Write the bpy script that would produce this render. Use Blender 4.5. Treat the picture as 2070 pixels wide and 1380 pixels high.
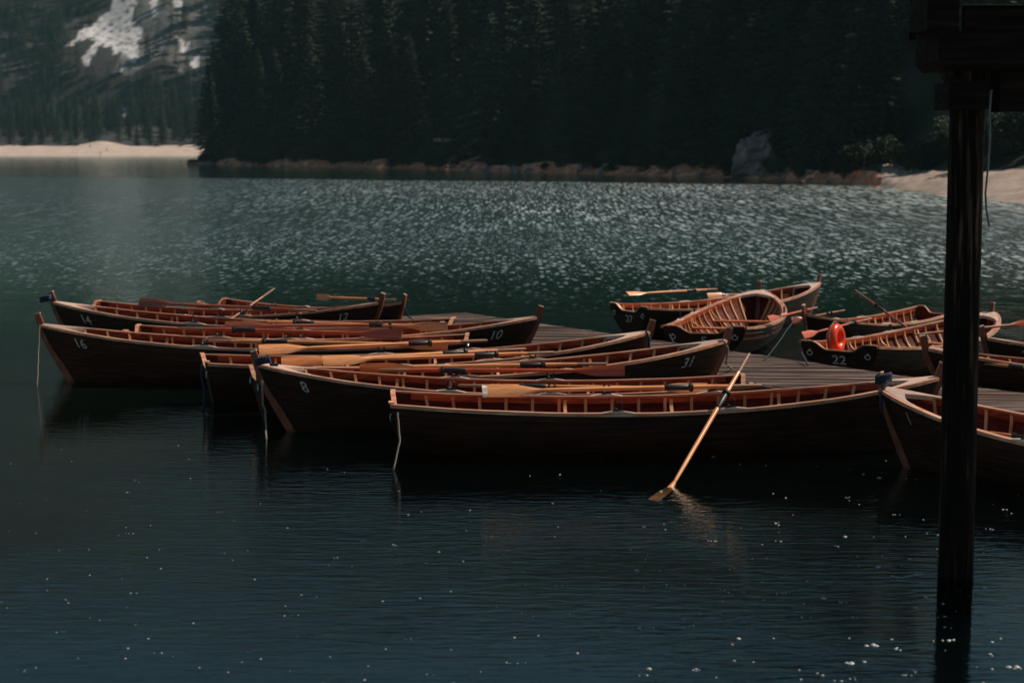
import bpy, bmesh, math, random
from math import sin, cos, tan, pi, radians, sqrt, atan2, exp, floor
from mathutils import Vector, Matrix, noise

for o in list(bpy.data.objects):
    bpy.data.objects.remove(o)
SC = bpy.context.scene
COL = SC.collection
rnd = random.Random(11)

# ------------------------------------------------------------------ camera, sky, sun, exposure
CAM_H = 3.6
FPX = 3460.0                      # focal length in pixels of the 2070 px wide photograph
PITCH = math.atan(390.0 / FPX)
cd = bpy.data.cameras.new('camera')
cd.sensor_width = 36.0
cd.lens = 36.0 * FPX / 2070.0
cd.clip_start = 0.1
cd.clip_end = 6000.0
cd.dof.use_dof = True
cd.dof.focus_distance = 19.5
cd.dof.aperture_fstop = 2.0
cam = bpy.data.objects.new('camera', cd)
COL.objects.link(cam)
cam.location = (0, 0, CAM_H)
cam.rotation_euler = (pi / 2 - PITCH, 0, 0)
SC.camera = cam

SUN_AZ, SUN_EL = radians(70), radians(50)
S = Vector((sin(SUN_AZ) * cos(SUN_EL), cos(SUN_AZ) * cos(SUN_EL), sin(SUN_EL)))
w = bpy.data.worlds.new('World')
SC.world = w
w.use_nodes = True
nt = w.node_tree
bg = nt.nodes['Background']
sky = nt.nodes.new('ShaderNodeTexSky')
sky.sky_type = 'NISHITA'
sky.sun_disc = False
sky.sun_elevation = SUN_EL
sky.sun_rotation = SUN_AZ
sky.air_density = 1.2
sky.dust_density = 0.6
sky.ozone_density = 2.0
hsv = nt.nodes.new('ShaderNodeMix')
hsv.data_type = 'RGBA'; hsv.blend_type = 'MULTIPLY'; hsv.inputs[0].default_value = 1.0
hsv.inputs[7].default_value = (0.88, 1.02, 0.94, 1)
nt.links.new(sky.outputs[0], hsv.inputs[6])
nt.links.new(hsv.outputs[2], bg.inputs[0])
bg.inputs[1].default_value = 0.05
sl = bpy.data.lights.new('sun', 'SUN')
sl.energy = 4.8
sl.angle = radians(0.5)
sl.color = (1.0, 0.84, 0.68)
so = bpy.data.objects.new('sun', sl)
COL.objects.link(so)
so.rotation_euler = S.to_track_quat('Z', 'Y').to_euler()
so.location = (40, 60, 80)

SC.render.engine = 'CYCLES'
SC.view_settings.view_transform = 'Standard'
SC.view_settings.look = 'None'
SC.view_settings.exposure = 0.0
SC.view_settings.gamma = 1.0
SC.view_settings.use_curve_mapping = False
SC.cycles.use_denoising = True
SC.cycles.max_bounces = 8
SC.cycles.transmission_bounces = 6
SC.cycles.transparent_max_bounces = 8
SC.cycles.volume_bounces = 0
SC.cycles.sample_clamp_indirect = 3.0
SC.cycles.sample_clamp_direct = 0.0

FWD = Vector((0, cos(PITCH), -sin(PITCH)))
UP = Vector((0, sin(PITCH), cos(PITCH)))
def P(px, py, z=0.0):
    """world point at height z that shows at photograph pixel (px, py)"""
    d = FWD + Vector((1, 0, 0)) * ((px - 1035) / FPX) + UP * ((690 - py) / FPX)
    k = (z - CAM_H) / d.z
    return Vector((0, 0, CAM_H)) + d * k
def PD(px, py, dist):
    """world point at forward distance y = dist that shows at pixel (px, py)"""
    d = FWD + Vector((1, 0, 0)) * ((px - 1035) / FPX) + UP * ((690 - py) / FPX)
    return Vector((0, 0, CAM_H)) + d * (dist / d.y)
def PROJ(p):
    q = Vector(p) - Vector((0, 0, CAM_H))
    f = q.dot(FWD)
    return 1035 + FPX * q.x / f, 690 - FPX * q.dot(UP) / f

# ------------------------------------------------------------------ materials
def mat(name):
    m = bpy.data.materials.new(name)
    m.use_nodes = True
    return m, m.node_tree, m.node_tree.nodes['Principled BSDF']

def tex(nt, kind, **kw):
    n = nt.nodes.new(kind)
    for k, v in kw.items():
        if k in n.inputs:
            n.inputs[k].default_value = v
        else:
            setattr(n, k, v)
    return n

def coords(nt, scale=(1, 1, 1), kind='Object'):
    tc = nt.nodes.new('ShaderNodeTexCoord')
    mp = nt.nodes.new('ShaderNodeMapping')
    mp.inputs['Scale'].default_value = scale
    nt.links.new(tc.outputs[kind], mp.inputs[0])
    return mp.outputs[0]

def ramp(nt, src, stops):
    r = nt.nodes.new('ShaderNodeValToRGB')
    e = r.color_ramp.elements
    while len(e) < len(stops):
        e.new(0.5)
    for i, (p, c) in enumerate(stops):
        e[i].position = p
        e[i].color = (*c, 1) if len(c) == 3 else c
    nt.links.new(src, r.inputs[0])
    return r.outputs[0]

def mixc(nt, fac, a, b, mode='MIX'):
    m = nt.nodes.new('ShaderNodeMix')
    m.data_type = 'RGBA'
    m.blend_type = mode
    for s, v in ((m.inputs[0], fac), (m.inputs[6], a), (m.inputs[7], b)):
        if hasattr(v, 'links') or hasattr(v, 'is_linked'):
            nt.links.new(v, s)
        elif isinstance(v, (int, float)):
            s.default_value = v
        else:
            s.default_value = (*v, 1)
    return m.outputs[2]

def math_node(nt, op, a, b=None, c=None, clamp=False):
    n = nt.nodes.new('ShaderNodeMath')
    n.operation = op
    n.use_clamp = clamp
    for i, v in enumerate((a, b, c)):
        if v is None:
            continue
        if isinstance(v, (int, float)):
            n.inputs[i].default_value = v
        else:
            nt.links.new(v, n.inputs[i])
    return n.outputs[0]

def maprange(nt, v, a, b, c, d, smooth=True):
    n = nt.nodes.new('ShaderNodeMapRange')
    n.interpolation_type = 'SMOOTHSTEP' if smooth else 'LINEAR'
    nt.links.new(v, n.inputs[0])
    for i, x in enumerate((a, b, c, d)):
        n.inputs[i + 1].default_value = x
    return n.outputs[0]

def wood(name, dark, mid, light, grain=(3, 40, 40), rough=0.4, coat=0.0, bump=0.15, vary=0.25, spec=0.5, stops=(0.30, 0.52, 0.75)):
    m, nt, b = mat(name)
    b.inputs['Specular IOR Level'].default_value = spec
    v = coords(nt, grain)
    n1 = tex(nt, 'ShaderNodeTexNoise', Scale=1.0, Detail=5.0, Roughness=0.6)
    nt.links.new(v, n1.inputs['Vector'])
    c = ramp(nt, n1.outputs[0], [(stops[0], dark), (stops[1], mid), (stops[2], light)])
    v2 = coords(nt, (1.1, 2.3, 2.3))
    n2 = tex(nt, 'ShaderNodeTexNoise', Scale=2.0, Detail=3.0)
    nt.links.new(v2, n2.inputs['Vector'])
    wear = maprange(nt, n2.outputs[0], 0.45, 0.72, 0.0, 0.55)
    c = mixc(nt, wear, c, tuple(x * 0.55 for x in mid))
    oi = nt.nodes.new('ShaderNodeObjectInfo')
    k = maprange(nt, oi.outputs['Random'], 0, 1, 1 - vary, 1 + vary, False)
    hs = nt.nodes.new('ShaderNodeHueSaturation')
    nt.links.new(c, hs.inputs['Color'])
    nt.links.new(k, hs.inputs['Value'])
    nt.links.new(hs.outputs[0], b.inputs['Base Color'])
    rr = maprange(nt, n1.outputs[0], 0.2, 0.8, rough + 0.12, max(0.05, rough - 0.1))
    nt.links.new(rr, b.inputs['Roughness'])
    b.inputs['Coat Weight'].default_value = coat
    b.inputs['Coat Roughness'].default_value = 0.2
    bp = nt.nodes.new('ShaderNodeBump')
    bp.inputs['Strength'].default_value = bump
    bp.inputs['Distance'].default_value = 0.01
    nt.links.new(n1.outputs[0], bp.inputs['Height'])
    nt.links.new(bp.outputs[0], b.inputs['Normal'])
    return m

def plain(name, col, rough=0.6, metal=0.0, scale=20.0, amount=0.35, bump=0.1):
    m, nt, b = mat(name)
    v = coords(nt)
    n = tex(nt, 'ShaderNodeTexNoise', Scale=scale, Detail=4.0)
    nt.links.new(v, n.inputs['Vector'])
    c = ramp(nt, n.outputs[0], [(0.3, tuple(x * (1 - amount) for x in col)), (0.7, tuple(min(1, x * (1 + amount)) for x in col))])
    nt.links.new(c, b.inputs['Base Color'])
    b.inputs['Roughness'].default_value = rough
    b.inputs['Metallic'].default_value = metal
    bp = nt.nodes.new('ShaderNodeBump')
    bp.inputs['Strength'].default_value = bump
    bp.inputs['Distance'].default_value = 0.02
    nt.links.new(n.outputs[0], bp.inputs['Height'])
    nt.links.new(bp.outputs[0], b.inputs['Normal'])
    return m

M = {}
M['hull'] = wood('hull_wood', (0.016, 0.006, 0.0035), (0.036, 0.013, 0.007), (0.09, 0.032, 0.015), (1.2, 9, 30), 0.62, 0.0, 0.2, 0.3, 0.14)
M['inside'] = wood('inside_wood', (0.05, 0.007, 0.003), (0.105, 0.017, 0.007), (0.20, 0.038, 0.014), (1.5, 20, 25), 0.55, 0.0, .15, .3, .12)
M['rail'] = wood('rail_wood', (0.38, 0.13, 0.065), (0.62, 0.29, 0.17), (0.85, 0.58, 0.44), (3, 30, 30), 0.36, 0.15, 0.2, 0.22)
M['inwale'] = wood('inwale_wood', (0.13, 0.018, 0.007), (0.26, 0.044, 0.015), (0.42, 0.10, 0.034), (3, 30, 30), 0.45, 0.0, 0.15, 0.25, .25)
M['rib'] = wood('rib_wood', (0.42, 0.17, 0.06), (0.60, 0.29, 0.12), (0.72, 0.40, 0.2), (8, 8, 4), 0.5, 0.1)
M['seat'] = wood('seat_wood', (0.32, 0.08, 0.028), (0.5, 0.15, 0.055), (0.64, 0.26, 0.12), (20, 2, 20), 0.45, 0.0, .15, .25, .25)
M['stem'] = wood('stem_wood', (0.10, 0.02, 0.008), (0.19, 0.044, 0.016), (0.3, 0.09, 0.034), (20, 20, 4), 0.42, 0.2)
M['cap'] = wood('breasthook_wood', (0.5, 0.3, 0.22), (0.68, 0.47, 0.37), (0.82, 0.64, 0.54), (3, 30, 30), 0.4, 0.3)
M['metal'] = plain('black_iron', (0.02, 0.02, 0.022), 0.4, 0.7)
M['steel'] = plain('ring_steel', (0.62, 0.63, 0.62), 0.3, 0.9)
M['paint'] = plain('number_paint', (0.5, 0.48, 0.45), 0.7, 0, 40, 0.5)
M['leather'] = plain('sleeve_leather', (0.012, 0.012, 0.014), 0.45, 0, 60, 0.4)
M['honey'] = wood('honey_oar_wood', (0.56, 0.19, 0.055), (0.77, 0.32, 0.12), (0.88, 0.47, 0.23), (3, 40, 40), 0.35, 0.35, 0.1, 0.15)
M['brown'] = wood('brown_oar_wood', (0.20, 0.05, 0.022), (0.32, 0.09, 0.04), (0.44, 0.15, 0.07), (3, 40, 40), 0.38, 0.3, 0.1, 0.2)
M['redoar'] = wood('red_oar_wood', (0.34, 0.045, 0.014), (0.5, 0.085, 0.026), (0.62, 0.14, 0.045), (3, 40, 40), 0.38, 0.3, 0.1, 0.2)
M['grip'] = wood('grip_wood', (0.16, 0.08, 0.05), (0.26, 0.14, 0.09), (0.38, 0.22, 0.15), (3, 40, 40), 0.6)
M['band'] = plain('tip_band_metal', (0.8, 0.72, 0.68), 0.35, 0.3)
M['deck'] = wood('dock_wood', (0.022, 0.012, 0.008), (0.085, 0.050, 0.036), (0.30, 0.215, 0.175), (.35, 5.5, 5.5), 0.6, 0.0, 0.5, 0.0, 0.3, (.38, .5, .66))
M['deckedge'] = wood('dock_edge_wood', (0.09, 0.055, 0.04), (0.16, 0.10, 0.075), (0.25, 0.17, 0.13), (2, 30, 30), 0.6)
M['blue'] = plain('blue_rope', (0.006, 0.020, 0.055), 0.8, 0, 150, 0.5, 0.5)
M['grey'] = plain('pale_rope', (0.24, 0.19, 0.16), 0.85, 0, 150, 0.4, 0.5)
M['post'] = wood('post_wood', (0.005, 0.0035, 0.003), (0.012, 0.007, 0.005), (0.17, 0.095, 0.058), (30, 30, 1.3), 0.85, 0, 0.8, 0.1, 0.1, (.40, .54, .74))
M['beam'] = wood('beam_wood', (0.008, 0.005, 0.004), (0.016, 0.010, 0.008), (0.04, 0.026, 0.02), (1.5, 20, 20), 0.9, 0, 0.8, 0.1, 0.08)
M['fascia'] = plain('weathered_board', (0.10, 0.09, 0.08), 0.8, 0, 15, 0.6, 0.6)
M['buoy'] = plain('life_ring_vinyl', (0.80, 0.055, 0.012), 0.3, 0, 6, 0.2, 0.05)
M['wire'] = plain('wire', (0.12, 0.12, 0.12), 0.5)

def foliage(name, a, b_, c_, sc=0.35):
    m, nt, b = mat(name)
    n = tex(nt, 'ShaderNodeTexNoise', Scale=sc, Detail=4.0)
    nt.links.new(coords(nt), n.inputs['Vector'])
    c = ramp(nt, n.outputs[0], [(0.3, a), (0.5, b_), (0.75, c_)])
    oi = nt.nodes.new('ShaderNodeObjectInfo')
    hs = nt.nodes.new('ShaderNodeHueSaturation')
    k = maprange(nt, oi.outputs['Random'], 0, 1, 0.45, 1.6, False)
    nt.links.new(k, hs.inputs['Value'])
    nt.links.new(c, hs.inputs['Color'])
    nt.links.new(hs.outputs[0], b.inputs['Base Color'])
    b.inputs['Roughness'].default_value = 0.8
    b.inputs['Specular IOR Level'].default_value = 0.15
    return m
M['spruce'] = foliage('spruce_needles', (0.010, 0.022, 0.016), (0.026, 0.048, 0.031), (0.060, 0.085, 0.048))
M['shrub'] = foliage('shrub_leaves', (0.016, 0.030, 0.014), (0.028, 0.046, 0.020), (0.045, 0.062, 0.026), 1.2)
M['farspruce'] = foliage('far_spruce_needles', (0.014, 0.022, 0.018), (0.026, 0.038, 0.031), (0.045, 0.058, 0.048), .12)
M['bark'] = plain('bark', (0.035, 0.024, 0.018), 0.9, 0, 6, 0.5)
M['hillside'] = foliage('forest_floor', (0.010, 0.016, 0.010), (0.018, 0.026, 0.016), (0.03, 0.036, 0.022), 0.08)
M['bank'] = None

def stony(name, cols, sc, bump=0.6, dist=0.3):
    m, nt, b = mat(name)
    v = coords(nt)
    n = tex(nt, 'ShaderNodeTexNoise', Scale=sc, Detail=6.0, Roughness=0.65)
    nt.links.new(v, n.inputs['Vector'])
    vo = tex(nt, 'ShaderNodeTexVoronoi', Scale=sc * 2.5)
    nt.links.new(v, vo.inputs['Vector'])
    s = math_node(nt, 'ADD', math_node(nt, 'MULTIPLY', n.outputs[0], 0.75), math_node(nt, 'MULTIPLY', vo.outputs[0], 0.3))
    c = ramp(nt, s, [(0.28, cols[0]), (0.5, cols[1]), (0.72, cols[2])])
    nt.links.new(c, b.inputs['Base Color'])
    b.inputs['Roughness'].default_value = 0.9
    bp = nt.nodes.new('ShaderNodeBump')
    bp.inputs['Strength'].default_value = bump
    bp.inputs['Distance'].default_value = dist
    nt.links.new(s, bp.inputs['Height'])
    nt.links.new(bp.outputs[0], b.inputs['Normal'])
    return m
M['bank'] = stony('shore_bank_earth', ((0.07, 0.024, 0.012), (0.50, 0.17, 0.08), (0.82, 0.40, 0.22)), 0.6)
M['sand'] = stony('beach_sand', ((0.20, 0.15, 0.12), (0.30, 0.235, 0.195), (0.38, 0.31, 0.27)), 0.5, 0.3)
M['whitesand'] = stony('pale_beach_gravel', ((0.36, 0.28, 0.235), (0.46, 0.37, 0.32), (0.56, 0.47, 0.42)), 0.25, 0.3)
M['rock'] = stony('rock', ((0.07, 0.058, 0.055), (0.17, 0.14, 0.13), (0.32, 0.26, 0.24)), 0.7, 0.8)
M['log'] = plain('dead_log', (0.28, 0.2, 0.16), 0.8)
M['bed'] = stony('lakebed_silt', ((0.008, 0.012, 0.010), (0.018, 0.022, 0.019), (0.038, 0.036, 0.031)), 0.9, 0.3)
M['weed'] = plain('water_weed', (0.034, 0.025, 0.018), 0.7, 0, 5, 0.5)
M['foam'] = plain('foam', (0.42, 0.45, 0.46), 0.5, 0, 40, 0.1)

# ------------------------------------------------------------------ object helpers
def mesh(name, verts, faces, mats, parent=None, smooth=False, mi=None, sharp=None):
    me = bpy.data.meshes.new(name)
    me.from_pydata([tuple(v) for v in verts], [], faces)
    for m in (mats if isinstance(mats, (list, tuple)) else [mats]):
        me.materials.append(m)
    if mi:
        me.polygons.foreach_set('material_index', mi)
    if smooth:
        me.polygons.foreach_set('use_smooth', [True] * len(me.polygons))
        if sharp:
            me.set_sharp_from_angle(angle=radians(sharp))
    me.update()
    o = bpy.data.objects.new(name, me)
    COL.objects.link(o)
    if parent:
        o.parent = parent
    return o

def tag(o, label=None, cat=None, group=None, kind=None):
    if label: o['label'] = label
    if cat: o['category'] = cat
    if group: o['group'] = group
    if kind: o['kind'] = kind
    return o

def empty(name, loc=(0, 0, 0)):
    o = bpy.data.objects.new(name, None)
    o.empty_display_size = 0.2
    COL.objects.link(o)
    o.location = loc
    return o

def copy_tree(o, parent=None):
    c = o.copy()
    COL.objects.link(c)
    if parent: c.parent = parent
    for ch in [x for x in o.children]:
        copy_tree(ch, c)
    return c

class MB:
    def __init__(self): self.v = []; self.f = []
    def add(self, vs, fs):
        n = len(self.v)
        self.v += [Vector(x) for x in vs]
        self.f += [tuple(i + n for i in f) for f in fs]
    def box(self, c, s, rot=None):
        c = Vector(c); hx, hy, hz = s[0] / 2, s[1] / 2, s[2] / 2
        vs = [Vector((x, y, z)) for x in (-hx, hx) for y in (-hy, hy) for z in (-hz, hz)]
        if rot: vs = [rot @ v for v in vs]
        self.add([v + c for v in vs], [(0, 1, 3, 2), (4, 6, 7, 5), (0, 4, 5, 1), (2, 3, 7, 6), (0, 2, 6, 4), (1, 5, 7, 3)])
    def tube(self, pts, rad, n=8, cap=True):
        pts = [Vector(p) for p in pts]
        rings = []
        prev = None
        for i, p in enumerate(pts):
            t = (pts[min(i + 1, len(pts) - 1)] - pts[max(i - 1, 0)]).normalized()
            a = Vector((0, 0, 1)) if abs(t.z) < 0.9 else Vector((1, 0, 0))
            if prev is not None: a = prev
            b = t.cross(a).normalized(); a = b.cross(t).normalized(); prev = a
            r = rad[i] if isinstance(rad, (list, tuple)) else rad
            rings.append([p + a * (cos(2 * pi * k / n) * r) + b * (sin(2 * pi * k / n) * r) for k in range(n)])
        vs = [v for r in rings for v in r]
        fs = []
        for i in range(len(pts) - 1):
            for k in range(n):
                fs.append((i * n + k, i * n + (k + 1) % n, (i + 1) * n + (k + 1) % n, (i + 1) * n + k))
        if cap:
            fs.append(tuple(range(n))[::-1]); fs.append(tuple((len(pts) - 1) * n + k for k in range(n)))
        self.add(vs, fs)
    def strip(self, secs, closed=True, cap=True):
        """secs: list of equal-length cross-sections"""
        n = len(secs[0]); vs = [v for s in secs for v in s]; fs = []
        for i in range(len(secs) - 1):
            for k in range(n if closed else n - 1):
                fs.append((i * n + k, i * n + (k + 1) % n, (i + 1) * n + (k + 1) % n, (i + 1) * n + k))
        if cap and closed:
            fs.append(tuple(range(n))[::-1]); fs.append(tuple((len(secs) - 1) * n + k for k in range(n)))
        self.add(vs, fs)
    def torus(self, c, R, r, ax, n=20, k=8, arc=2 * pi, squash=1.0):
        ax = Vector(ax).normalized()
        a = ax.orthogonal().normalized(); b = ax.cross(a)
        secs = []
        for i in range(n + (0 if arc >= 2 * pi - 1e-3 else 1)):
            th = arc * i / n
            d = a * cos(th) + b * sin(th)
            secs.append([Vector(c) + d * (R + r * cos(2 * pi * j / k)) + ax * (r * squash * sin(2 * pi * j / k)) for j in range(k)])
        if arc >= 2 * pi - 1e-3: secs.append(secs[0])
        self.strip(secs, True, arc < 2 * pi - 1e-3)
    def build(self, name, m, parent=None, smooth=False, sharp=40):
        return mesh(name, self.v, self.f, m, parent, smooth, None, sharp if smooth else None)

# ------------------------------------------------------------------ the rowing boat
L = 6.4
def sst(x): x = max(0.0, min(1.0, x)); return x * x * (3 - 2 * x)
def zs(s):
    return 0.56 + (0.10 * ((0.4 - s) / 0.4) ** 2 if s < 0.4 else 0.31 * ((s - 0.4) / 0.6) ** 2.1)
def zk(s): return -0.16 + 0.10 * ((0.5 - s) / 0.5) ** 2 if s < 0.5 else -0.16 + 0.06 * ((s - 0.5) / 0.5) ** 2
def bs(s):
    if s < 0.45: return 0.66 - 0.14 * ((0.45 - s) / 0.45) ** 2
    u = (s - 0.45) / 0.55
    return 0.026 + 0.634 * max(0.0, 1 - u ** 2.3) ** 0.85
def pw(s): return 2.0 + 0.5 * sst(s / 0.3) - 1.35 * sst((s - 0.45) / 0.5)
def raw(s, t, side):
    y = bs(s) * (1 - (1 - t) ** pw(s)) if t < 1 else bs(s)
    z = zk(s) + (zs(s) - zk(s)) * t
    x = -L / 2 + L * s
    x -= 0.5 * sst((s - 0.62) / 0.38) * (1 - t) ** 1.25
    x += 0.13 * (1 - sst(s / 0.25)) * (1 - t)
    return Vector((x, y * side, z))
def hull(s, t, off=0.0, side=1):
    p = raw(s, t, side)
    if off:
        e = 0.004
        ds = raw(min(1, s + e), t, side) - raw(max(0, s - e), t, side)
        dt = raw(s, min(1, t + e), side) - raw(s, max(0, t - e), side)
        n = ds.cross(dt) * (1 if side < 0 else -1)
        n = -n
        if n.y * side < 0: n = -n
        if n.length > 1e-9:
            p = p + n.normalized() * off
    return p

NS = 30
STS = [i / NS for i in range(NS + 1)]
STS = [0.5 - 0.5 * cos(pi * (x * 0.93 + 0.07 * x)) * 1 if False else x for x in STS]
STS = STS[:-1] + [0.975, 0.99, 1.0]
def make_boat():
    root = empty('rowing_boat')
    # hull: lapped strakes outside, smooth skin inside
    V, F, MI = [], [], []
    K = 8
    tk = [(k / K) ** 1.15 for k in range(K + 1)]
    rows_out = []
    for k in range(K):
        rows_out.append((tk[k], 0.021)); rows_out.append((tk[k + 1], 0.002))
    rows_in = [(t, -0.024) for t in tk]
    for side in (1, -1):
        base = len(V)
        rows = rows_out + rows_in[::-1]
        for (t, off) in rows:
            for s in STS:
                oo = off
                if s > 0.95: oo = off * (1 - s) / 0.05
                V.append(hull(s, t, oo, side))
        n = len(STS)
        for r in range(len(rows) - 1):
            for i in range(n - 1):
                a, b_, c, d = base + r * n + i, base + r * n + i + 1, base + (r + 1) * n + i + 1, base + (r + 1) * n + i
                F.append((a, b_, c, d) if side < 0 else (d, c, b_, a))
                MI.append(0 if r < len(rows_out) - 1 else 1)
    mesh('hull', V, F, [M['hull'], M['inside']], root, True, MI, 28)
    # transom with the dipped sculling edge
    prof = []
    ys = bs(0)
    zt = zs(0)
    def tr(y, z):
        t = (z - zk(0)) / (zt - zk(0))
        return Vector((-L / 2 + 0.13 * (1 - t), y, z))
    side_pts = [raw(0, k / 14, 1) for k in range(15)]
    top = []
    for k in range(25):
        u = 1 - 2 * k / 24
        dip = 0.13 * sst((0.72 - abs(u)) / 0.42)
        top.append(tr(u * ys, zt + 0.015 - dip))
    outline = [tr(p.y, p.z) for p in side_pts[1:-1]] + top + [tr(-p.y, p.z) for p in side_pts[1:-1][::-1]]
    n = len(outline)
    V = [p + Vector((-0.012, 0, 0)) for p in outline] + [p + Vector((0.024, 0, 0)) for p in outline]
    F = [tuple(range(n)), tuple(range(2 * n - 1, n - 1, -1))] + [(i, i + n, (i + 1) % n + n, (i + 1) % n) for i in range(n)]
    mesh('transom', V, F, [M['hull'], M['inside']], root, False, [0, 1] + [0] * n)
    mb = MB()
    secs = []
    for p in top:
        secs.append([p + Vector(v) for v in ((-0.022, 0, 0.002), (0.036, 0, 0.002), (0.036, 0, 0.022), (-0.022, 0, 0.022))])
    mb.strip(secs); mb.build('transom_rail', M['rail'], root)
    # gunwales and inwales
    for side in (1, -1):
        g, iw = MB(), MB()
        s1, s2 = [], []
        for i in range(61):
            s = i / 60 * 0.995
            p = raw(s, 1, side)
            d = (raw(min(1, s + .01), 1, side) - raw(max(0, s - .01), 1, side)); d.z = 0; d.normalize()
            nrm = Vector((-d.y, d.x, 0)) * side
            if s > 0.93: nrm = (nrm * (1 - (s - 0.93) / 0.13)).normalized()
            wi = 0.034 * (1 - sst((s - 0.93) / 0.07) * 0.8)
            jit = 0.0015 * sin(37 * s)
            s1.append([p + nrm * (0.036) + Vector((0, 0, -0.02)), p + nrm * 0.036 + Vector((0, 0, 0.018 + jit)), p - nrm * wi + Vector((0, 0, 0.018 + jit)), p - nrm * wi + Vector((0, 0, 0.003)), p + nrm * 0.004 + Vector((0, 0, -0.02))])
            if 0.02 < s < 0.93:
                q = p - nrm * 0.026
                s2.append([q + Vector((0, 0, 0.001)), q - nrm * 0.026 + Vector((0, 0, 0.001)), q - nrm * 0.026 + Vector((0, 0, -0.07)), q + Vector((0, 0, -0.07))])
        g.strip(s1); g.build('gunwale', M['rail'], root)
        iw.strip(s2); iw.build('inwale', M['inwale'], root)
    # ribs
    for k in range(18):
        s = 0.06 + k * 0.05
        mb = MB()
        for side in (1, -1):
            secs = []
            for j in range(13):
                t = 1 - 0.02 - j / 12 * 0.93
                a = hull(s - 0.0028, t, -0.024, side); b_ = hull(s + 0.0028, t, -0.024, side)
                c = hull(s + 0.0028, t, -0.052, side); d = hull(s - 0.0028, t, -0.052, side)
                secs.append([a, b_, c, d])
            mb.strip(secs)
        mb.build('rib', M['rib'], root)
    # floorboards (lengthwise planks in one mesh)
    mb = MB()
    for j in range(-3, 4):
        y0 = j * 0.105
        secs = []
        for i in range(13):
            s = 0.10 + 0.70 * i / 12
            lim = bs(s) * (1 - (1 - (0.035 - zk(s)) / (zs(s) - zk(s))) ** pw(s)) - 0.10
            yy = max(-lim, min(lim, y0)); hw = 0.047
            z = 0.035
            x = -L / 2 + L * s
            secs.append([Vector((x, yy - hw, z)), Vector((x, yy + hw, z)), Vector((x, yy + hw, z + 0.018)), Vector((x, yy - hw, z + 0.018))])
        mb.strip(secs)
    mb.build('floorboards', M['seat'], root)
    # thwarts with knees
    for (s0, s1_, zz) in ((0.055, 0.125, 0.36), (0.30, 0.342, 0.34), (0.50, 0.542, 0.34), (0.70, 0.742, 0.37)):
        def half(s, z):
            t = (z - zk(s)) / (zs(s) - zk(s))
            return bs(s) * (1 - (1 - t) ** pw(s)) - 0.03
        secs = []
        for i in range(5):
            s = s0 + (s1_ - s0) * i / 4
            hwid = half(s, zz); x = -L / 2 + L * s
            secs.append([Vector((x, -hwid, zz)), Vector((x, hwid, zz)), Vector((x, hwid, zz + 0.03)), Vector((x, -hwid, zz + 0.03))])
        mb = MB(); mb.strip(secs); mb.build('seat', M['seat'], root)
        if s0 > 0.2:
            for side in (1, -1):
                mb = MB(); sm = (s0 + s1_) / 2; secs = []
                for i in range(8):
                    a = i / 7 * pi / 2
                    z = zz + 0.03 + (zs(sm) - 0.03 - zz - 0.03) * (1 - cos(a))
                    y = half(sm, zz) - 0.20 * (1 - sin(a)) + (bs(sm) - 0.06 - half(sm, zz)) * (i / 7)
                    x = -L / 2 + L * sm
                    th = 0.024
                    secs.append([Vector((x - 0.02, side * y, z)), Vector((x + 0.02, side * y, z)), Vector((x + 0.02, side * (y + th), z + th * 0.4)), Vector((x - 0.02, side * (y + th), z + th * 0.4))])
                mb.strip(secs); mb.build('knee', M['rib'], root)
    # stem post with raked head
    mb = MB(); secs = []
    pts = [raw(1, k / 10, 0.0001) for k in range(11)]
    pts = [Vector((p.x, 0, p.z)) for p in pts]
    d = (pts[-1] - pts[-2]).normalized()
    pts += [pts[-1] + d * 0.08, pts[-1] + d * 0.17]
    for i, p in enumerate(pts):
        dd = (pts[min(i + 1, len(pts) - 1)] - pts[max(0, i - 1)]).normalized()
        f = Vector((dd.z, 0, -dd.x))
        wd = 0.032 if i < 11 else 0.03
        fr, bk = 0.055, 0.045
        if i == len(pts) - 1: fr, bk = 0.045, 0.035
        secs.append([p + f * fr + Vector((0, -wd * .75, 0)), p + f * fr + Vector((0, wd * .75, 0)), p - f * bk + Vector((0, wd, 0)), p - f * bk + Vector((0, -wd, 0))])
    mb.strip(secs)
    st = mb.build('stem_post', M['stem'], root)
    mb = MB(); top_p = pts[-1]
    mb.box(top_p + d * 0.012, (0.082, 0.056, 0.016), Matrix.Rotation(-atan2(d.x, d.z) * -1, 3, 'Y'))
    mb.build('stem_cap', M['cap'], st)
    # keel
    mb = MB(); secs = []
    for i in range(21):
        s = i / 20
        p = raw(s, 0, 1)
        secs.append([p + Vector(v) for v in ((0, -0.02, -0.07), (0, 0.02, -0.07), (0, 0.02, 0.02), (0, -0.02, 0.02))])
    mb.strip(secs); mb.build('keel', M['hull'], root)
    # breasthook
    mb = MB()
    for side in (1, -1):
        strips = []
        for i in range(19):
            s_ = 0.885 + 0.11 * i / 18
            p = raw(s_, 1, 1)
            hy = p.y * 0.985
            wid = 0.036 + 0.34 * max(0.0, (s_ - 0.885) / 0.08) ** 2.6
            inn = max(0.0, hy - wid)
            strips.append([Vector((p.x, side * hy, p.z + 0.0215)), Vector((p.x, side * inn, p.z + 0.0225)), Vector((p.x, side * inn, p.z - 0.03)), Vector((p.x, side * hy, p.z - 0.03))])
        mb.strip(strips)
    mb.build('breasthook', M['cap'], root)
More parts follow.
